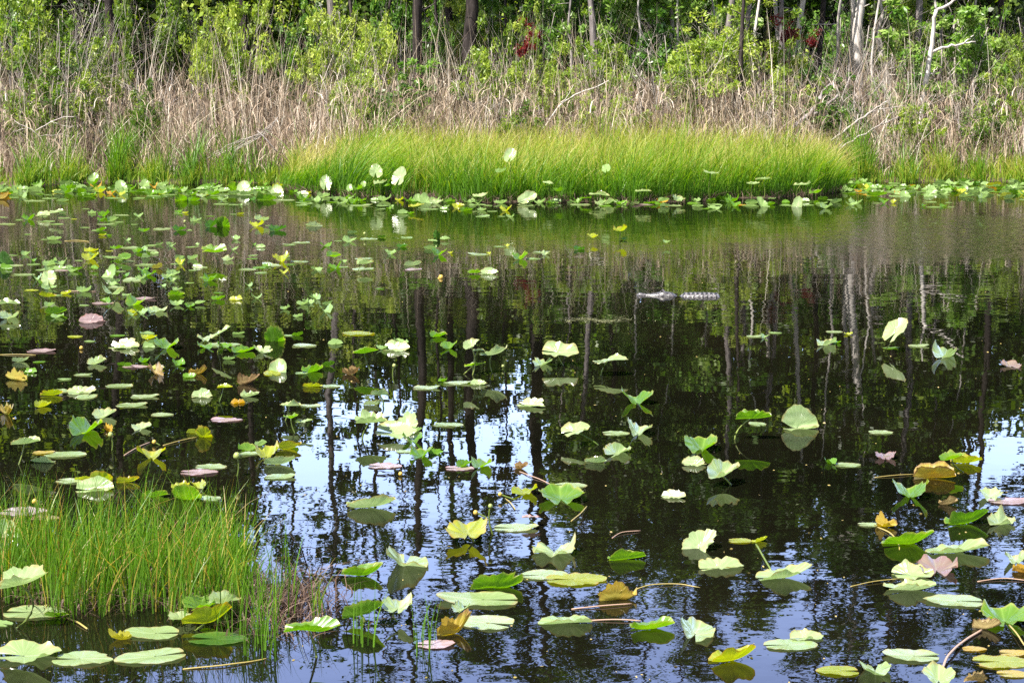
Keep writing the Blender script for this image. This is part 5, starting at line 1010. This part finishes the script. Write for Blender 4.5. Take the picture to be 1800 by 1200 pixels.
# ------------------------------------------------------------------ alligator
def alligator():
    # stations from the snout to the tail: s, half width, top, y wiggle
    st = [(0, .018, .012, 0), (.012, .034, .026, 0), (.03, .040, .034, 0), (.055, .036, .026, 0), (.10, .036, .022, 0), (.15, .042, .024, 0), (.20, .056, .030, 0), (.235, .070, .038, 0), (.262, .078, .062, 0), (.285, .082, .064, 0), (.305, .085, .044, 0), (.34, .092, .040, 0), (.375, .090, .034, .0), (.41, .080, .014, .004), (.435, .078, -.004, .004), (.46, .080, .002, .002), (.485, .088, .018, 0)]
    s = .50
    while s < .87: st.append((s, .10 - .02 * max(0, (s - .7) / .17), .034 + .006 * sin((s - .5) / .37 * pi), 0)); s += .012
    st += [(.885, .076, .004, 0), (.92, .07, -.03, .0), (1.05, .058, -.06, .02), (1.25, .046, -.08, .07), (1.5, .03, -.10, .05), (1.75, .016, -.12, -.04), (1.9, .004, -.13, -.08)]
    K = 20; V = []; T = []
    for q, (s, hw, top, wy) in enumerate(st):
        mid = -.035 if s > .05 else -.01
        back = .5 <= s <= .87
        for k in range(K):
            a = 2 * pi * k / K; cx, cz = cos(a), sin(a)
            y = hw * abs(cx) ** .75 * (1 if cx >= 0 else -1)
            hz = (top - mid) if cz >= 0 else (.10 if s > .4 else .035) * (1 if s < 1 else .7)
            z = mid + hz * abs(cz) ** .7 * (1 if cz >= 0 else -1)
            if cz > 0:
                if .255 < s < .30: z += .0 - .03 * max(0, 1 - abs(abs(y) - .0) / .035)          # hollow between the eyes
                if back:                                                                   # keeled scutes in rows along the back
                    row = abs(sin(y / .105 * pi * 2.5)); z += .013 * max(0, sin((s - .5) / .048 * 2 * pi)) * (.35 + .65 * row)
                if .30 < s < .40: z += .008 * max(0, sin(s / .036 * 2 * pi)) * abs(sin(y * 60))
            V.append((s, y + wy, z))
    n = len(st); i = np.arange(n - 1)[:, None] * K; j = np.arange(K)[None]
    F = list(np.stack([i + j, i + K + j, i + K + (j + 1) % K, i + (j + 1) % K], -1).reshape(-1, 4))
    V.append((-.006, 0, .0)); V.append((1.93, -.09, -.13))
    for k in range(K): F.append((k, (k + 1) % K, len(V) - 2, -1)); F.append(((n - 1) * K + (k + 1) % K, (n - 1) * K + k, len(V) - 1, -1))
    mb = MB(); mb.add(np.array(V), np.array(F), .5)
    for sx, sy, bk in ((.52, .085, -1), (.52, -.085, -1), (.84, .07, 1), (.84, -.07, 1)):      # legs hanging under the water
        o = 1 if sy > 0 else -1
        mb.tube([(sx, sy, -.05), (sx + .05 * bk, sy + .09 * o, -.09), (sx - .02 * bk, sy + .13 * o, -.17), (sx - .06 * bk, sy + .15 * o, -.19)], [.034, .026, .018, .012], 8)
    m, t, N, L = mat('alligator_hide')
    tc = N('ShaderNodeTexCoord'); sp = N('ShaderNodeSeparateXYZ'); L(tc.outputs['Object'], sp.inputs[0])
    n1 = noise(t, 38, 4, tc.outputs['Object'], .7)
    band = math_(t, 'SINE', math_(t, 'ADD', math_(t, 'MULTIPLY', sp.outputs[0], 2 * pi / .048), math_(t, 'MULTIPLY', n1.outputs['Fac'], 3.0))); bk = N('ShaderNodeMapRange'); L(sp.outputs[0], bk.inputs[0])
    for q, x_ in enumerate((.40, .50, 0, .55)): bk.inputs[1 + q].default_value = x_
    v = math_(t, 'ADD', n1.outputs['Fac'], math_(t, 'MULTIPLY', math_(t, 'MULTIPLY', band, .3), bk.outputs[0]))
    r = ramp(t, [(.34, (.010, .010, .011)), (.52, (.06, .056, .06)), (.68, (.17, .16, .17)), (.92, (.38, .36, .37))]); L(v, r.inputs[0])
    b = N('ShaderNodeBump'); b.inputs['Strength'].default_value = .8; b.inputs['Distance'].default_value = .006; L(n1.outputs['Fac'], b.inputs['Height'])
    p = N('ShaderNodeBsdfPrincipled'); p.inputs['Roughness'].default_value = .32; L(r.outputs[0], p.inputs['Base Color']); L(b.outputs[0], p.inputs['Normal'])
    o = N('ShaderNodeOutputMaterial'); L(p.outputs[0], o.inputs[0])
    a, e = P(1120, 519), P(1270, 526)
    k = (e[0] - a[0]) / .885
    ob = link('alligator', mb.mesh('alligator', m, True), None, (a[0], a[1], 0)); ob.scale = (k, k, k)
    ob.rotation_euler = (0, 0, -.10)
    tag(ob, 'grey alligator floating with its snout to the left and ridged back showing', 'alligator')
    mb = MB()
    for sy in (.042, -.042):
        V = ball(1, (0, 0, 0), (1, 1, 1)); th = np.linspace(0, pi, 6); ph = np.arange(8) * pi / 4
        V = np.stack([np.sin(th)[:, None] * np.cos(ph)[None], np.sin(th)[:, None] * np.sin(ph)[None], np.cos(th)[:, None] + 0 * ph[None]], -1).reshape(-1, 3) * .011 + np.array([.266, sy * 1.25, .054])
        i = np.arange(5)[:, None] * 8; j = np.arange(8)[None]; F = np.stack([i + j, i + 8 + j, i + 8 + (j + 1) % 8, i + (j + 1) % 8], -1).reshape(-1, 4)
        e1 = MB(); e1.add(V, F, .0); link('eye', e1.mesh('eye', BARKD, True), ob)
    ANCH.append((1190, 519, 'the alligator'))
alligator()

# ------------------------------------------------------------------ labels: each thing from its look and its nearest landmark
ANCH += [(500, 330, 'the left end of the grassy point'), (1490, 345, 'the right end of the grassy point')]
used = {o.get('label') for o in sc.objects if o.get('label')}
ORD = ['', 'second ', 'third ', 'fourth ', 'fifth ', 'sixth ', 'seventh ', 'eighth ', 'ninth ', 'tenth ', 'eleventh ', 'twelfth ']
def sector(du, dv):
    dv *= 2.6
    if abs(du) >= abs(dv): return 'left of' if du < 0 else 'right of'
    return 'beyond' if dv < 0 else 'in front of'
ANP = {'pond': [a for a in ANCH if a[1] > 270], 'bank': [a for a in ANCH if a[1] < 290]}
names = {}
for o, lk, u, v, zone in LABELQ: names.setdefault((lk, zone), []).append((o, u, v))
for (lk, zone), items in names.items():
    cand = {}
    for o, u, v in items:
        cs = []
        for (au, av, ph) in ANP[zone]:
            if abs(au - u) + abs(av - v) < .01: continue
            s_ = sector(u - au, v - av); d_ = hypot(u - au, 2.6 * (v - av))
            rank = sum(1 for (o2, u2, v2) in items if o2 is not o and sector(u2 - au, v2 - av) == s_ and hypot(u2 - au, 2.6 * (v2 - av)) < d_)
            if rank < len(ORD): cs.append((rank * 160 + d_, f'{ORD[rank]}{lk[0]} {lk[1]} {s_} {ph}'))
        cs.sort(); cand[o.name] = cs
    for o, u, v in items:
        for c_, lb in cand[o.name]:
            if not ORD[1] in lb and lb.split(' ', 1)[0] not in [x.strip() for x in ORD[1:]]: lb = 'first ' + lb if len(items) > 1 else lb
            if lb not in used and len(lb.replace('-', ' ').split()) <= 16: o['label'] = lb; used.add(lb); break
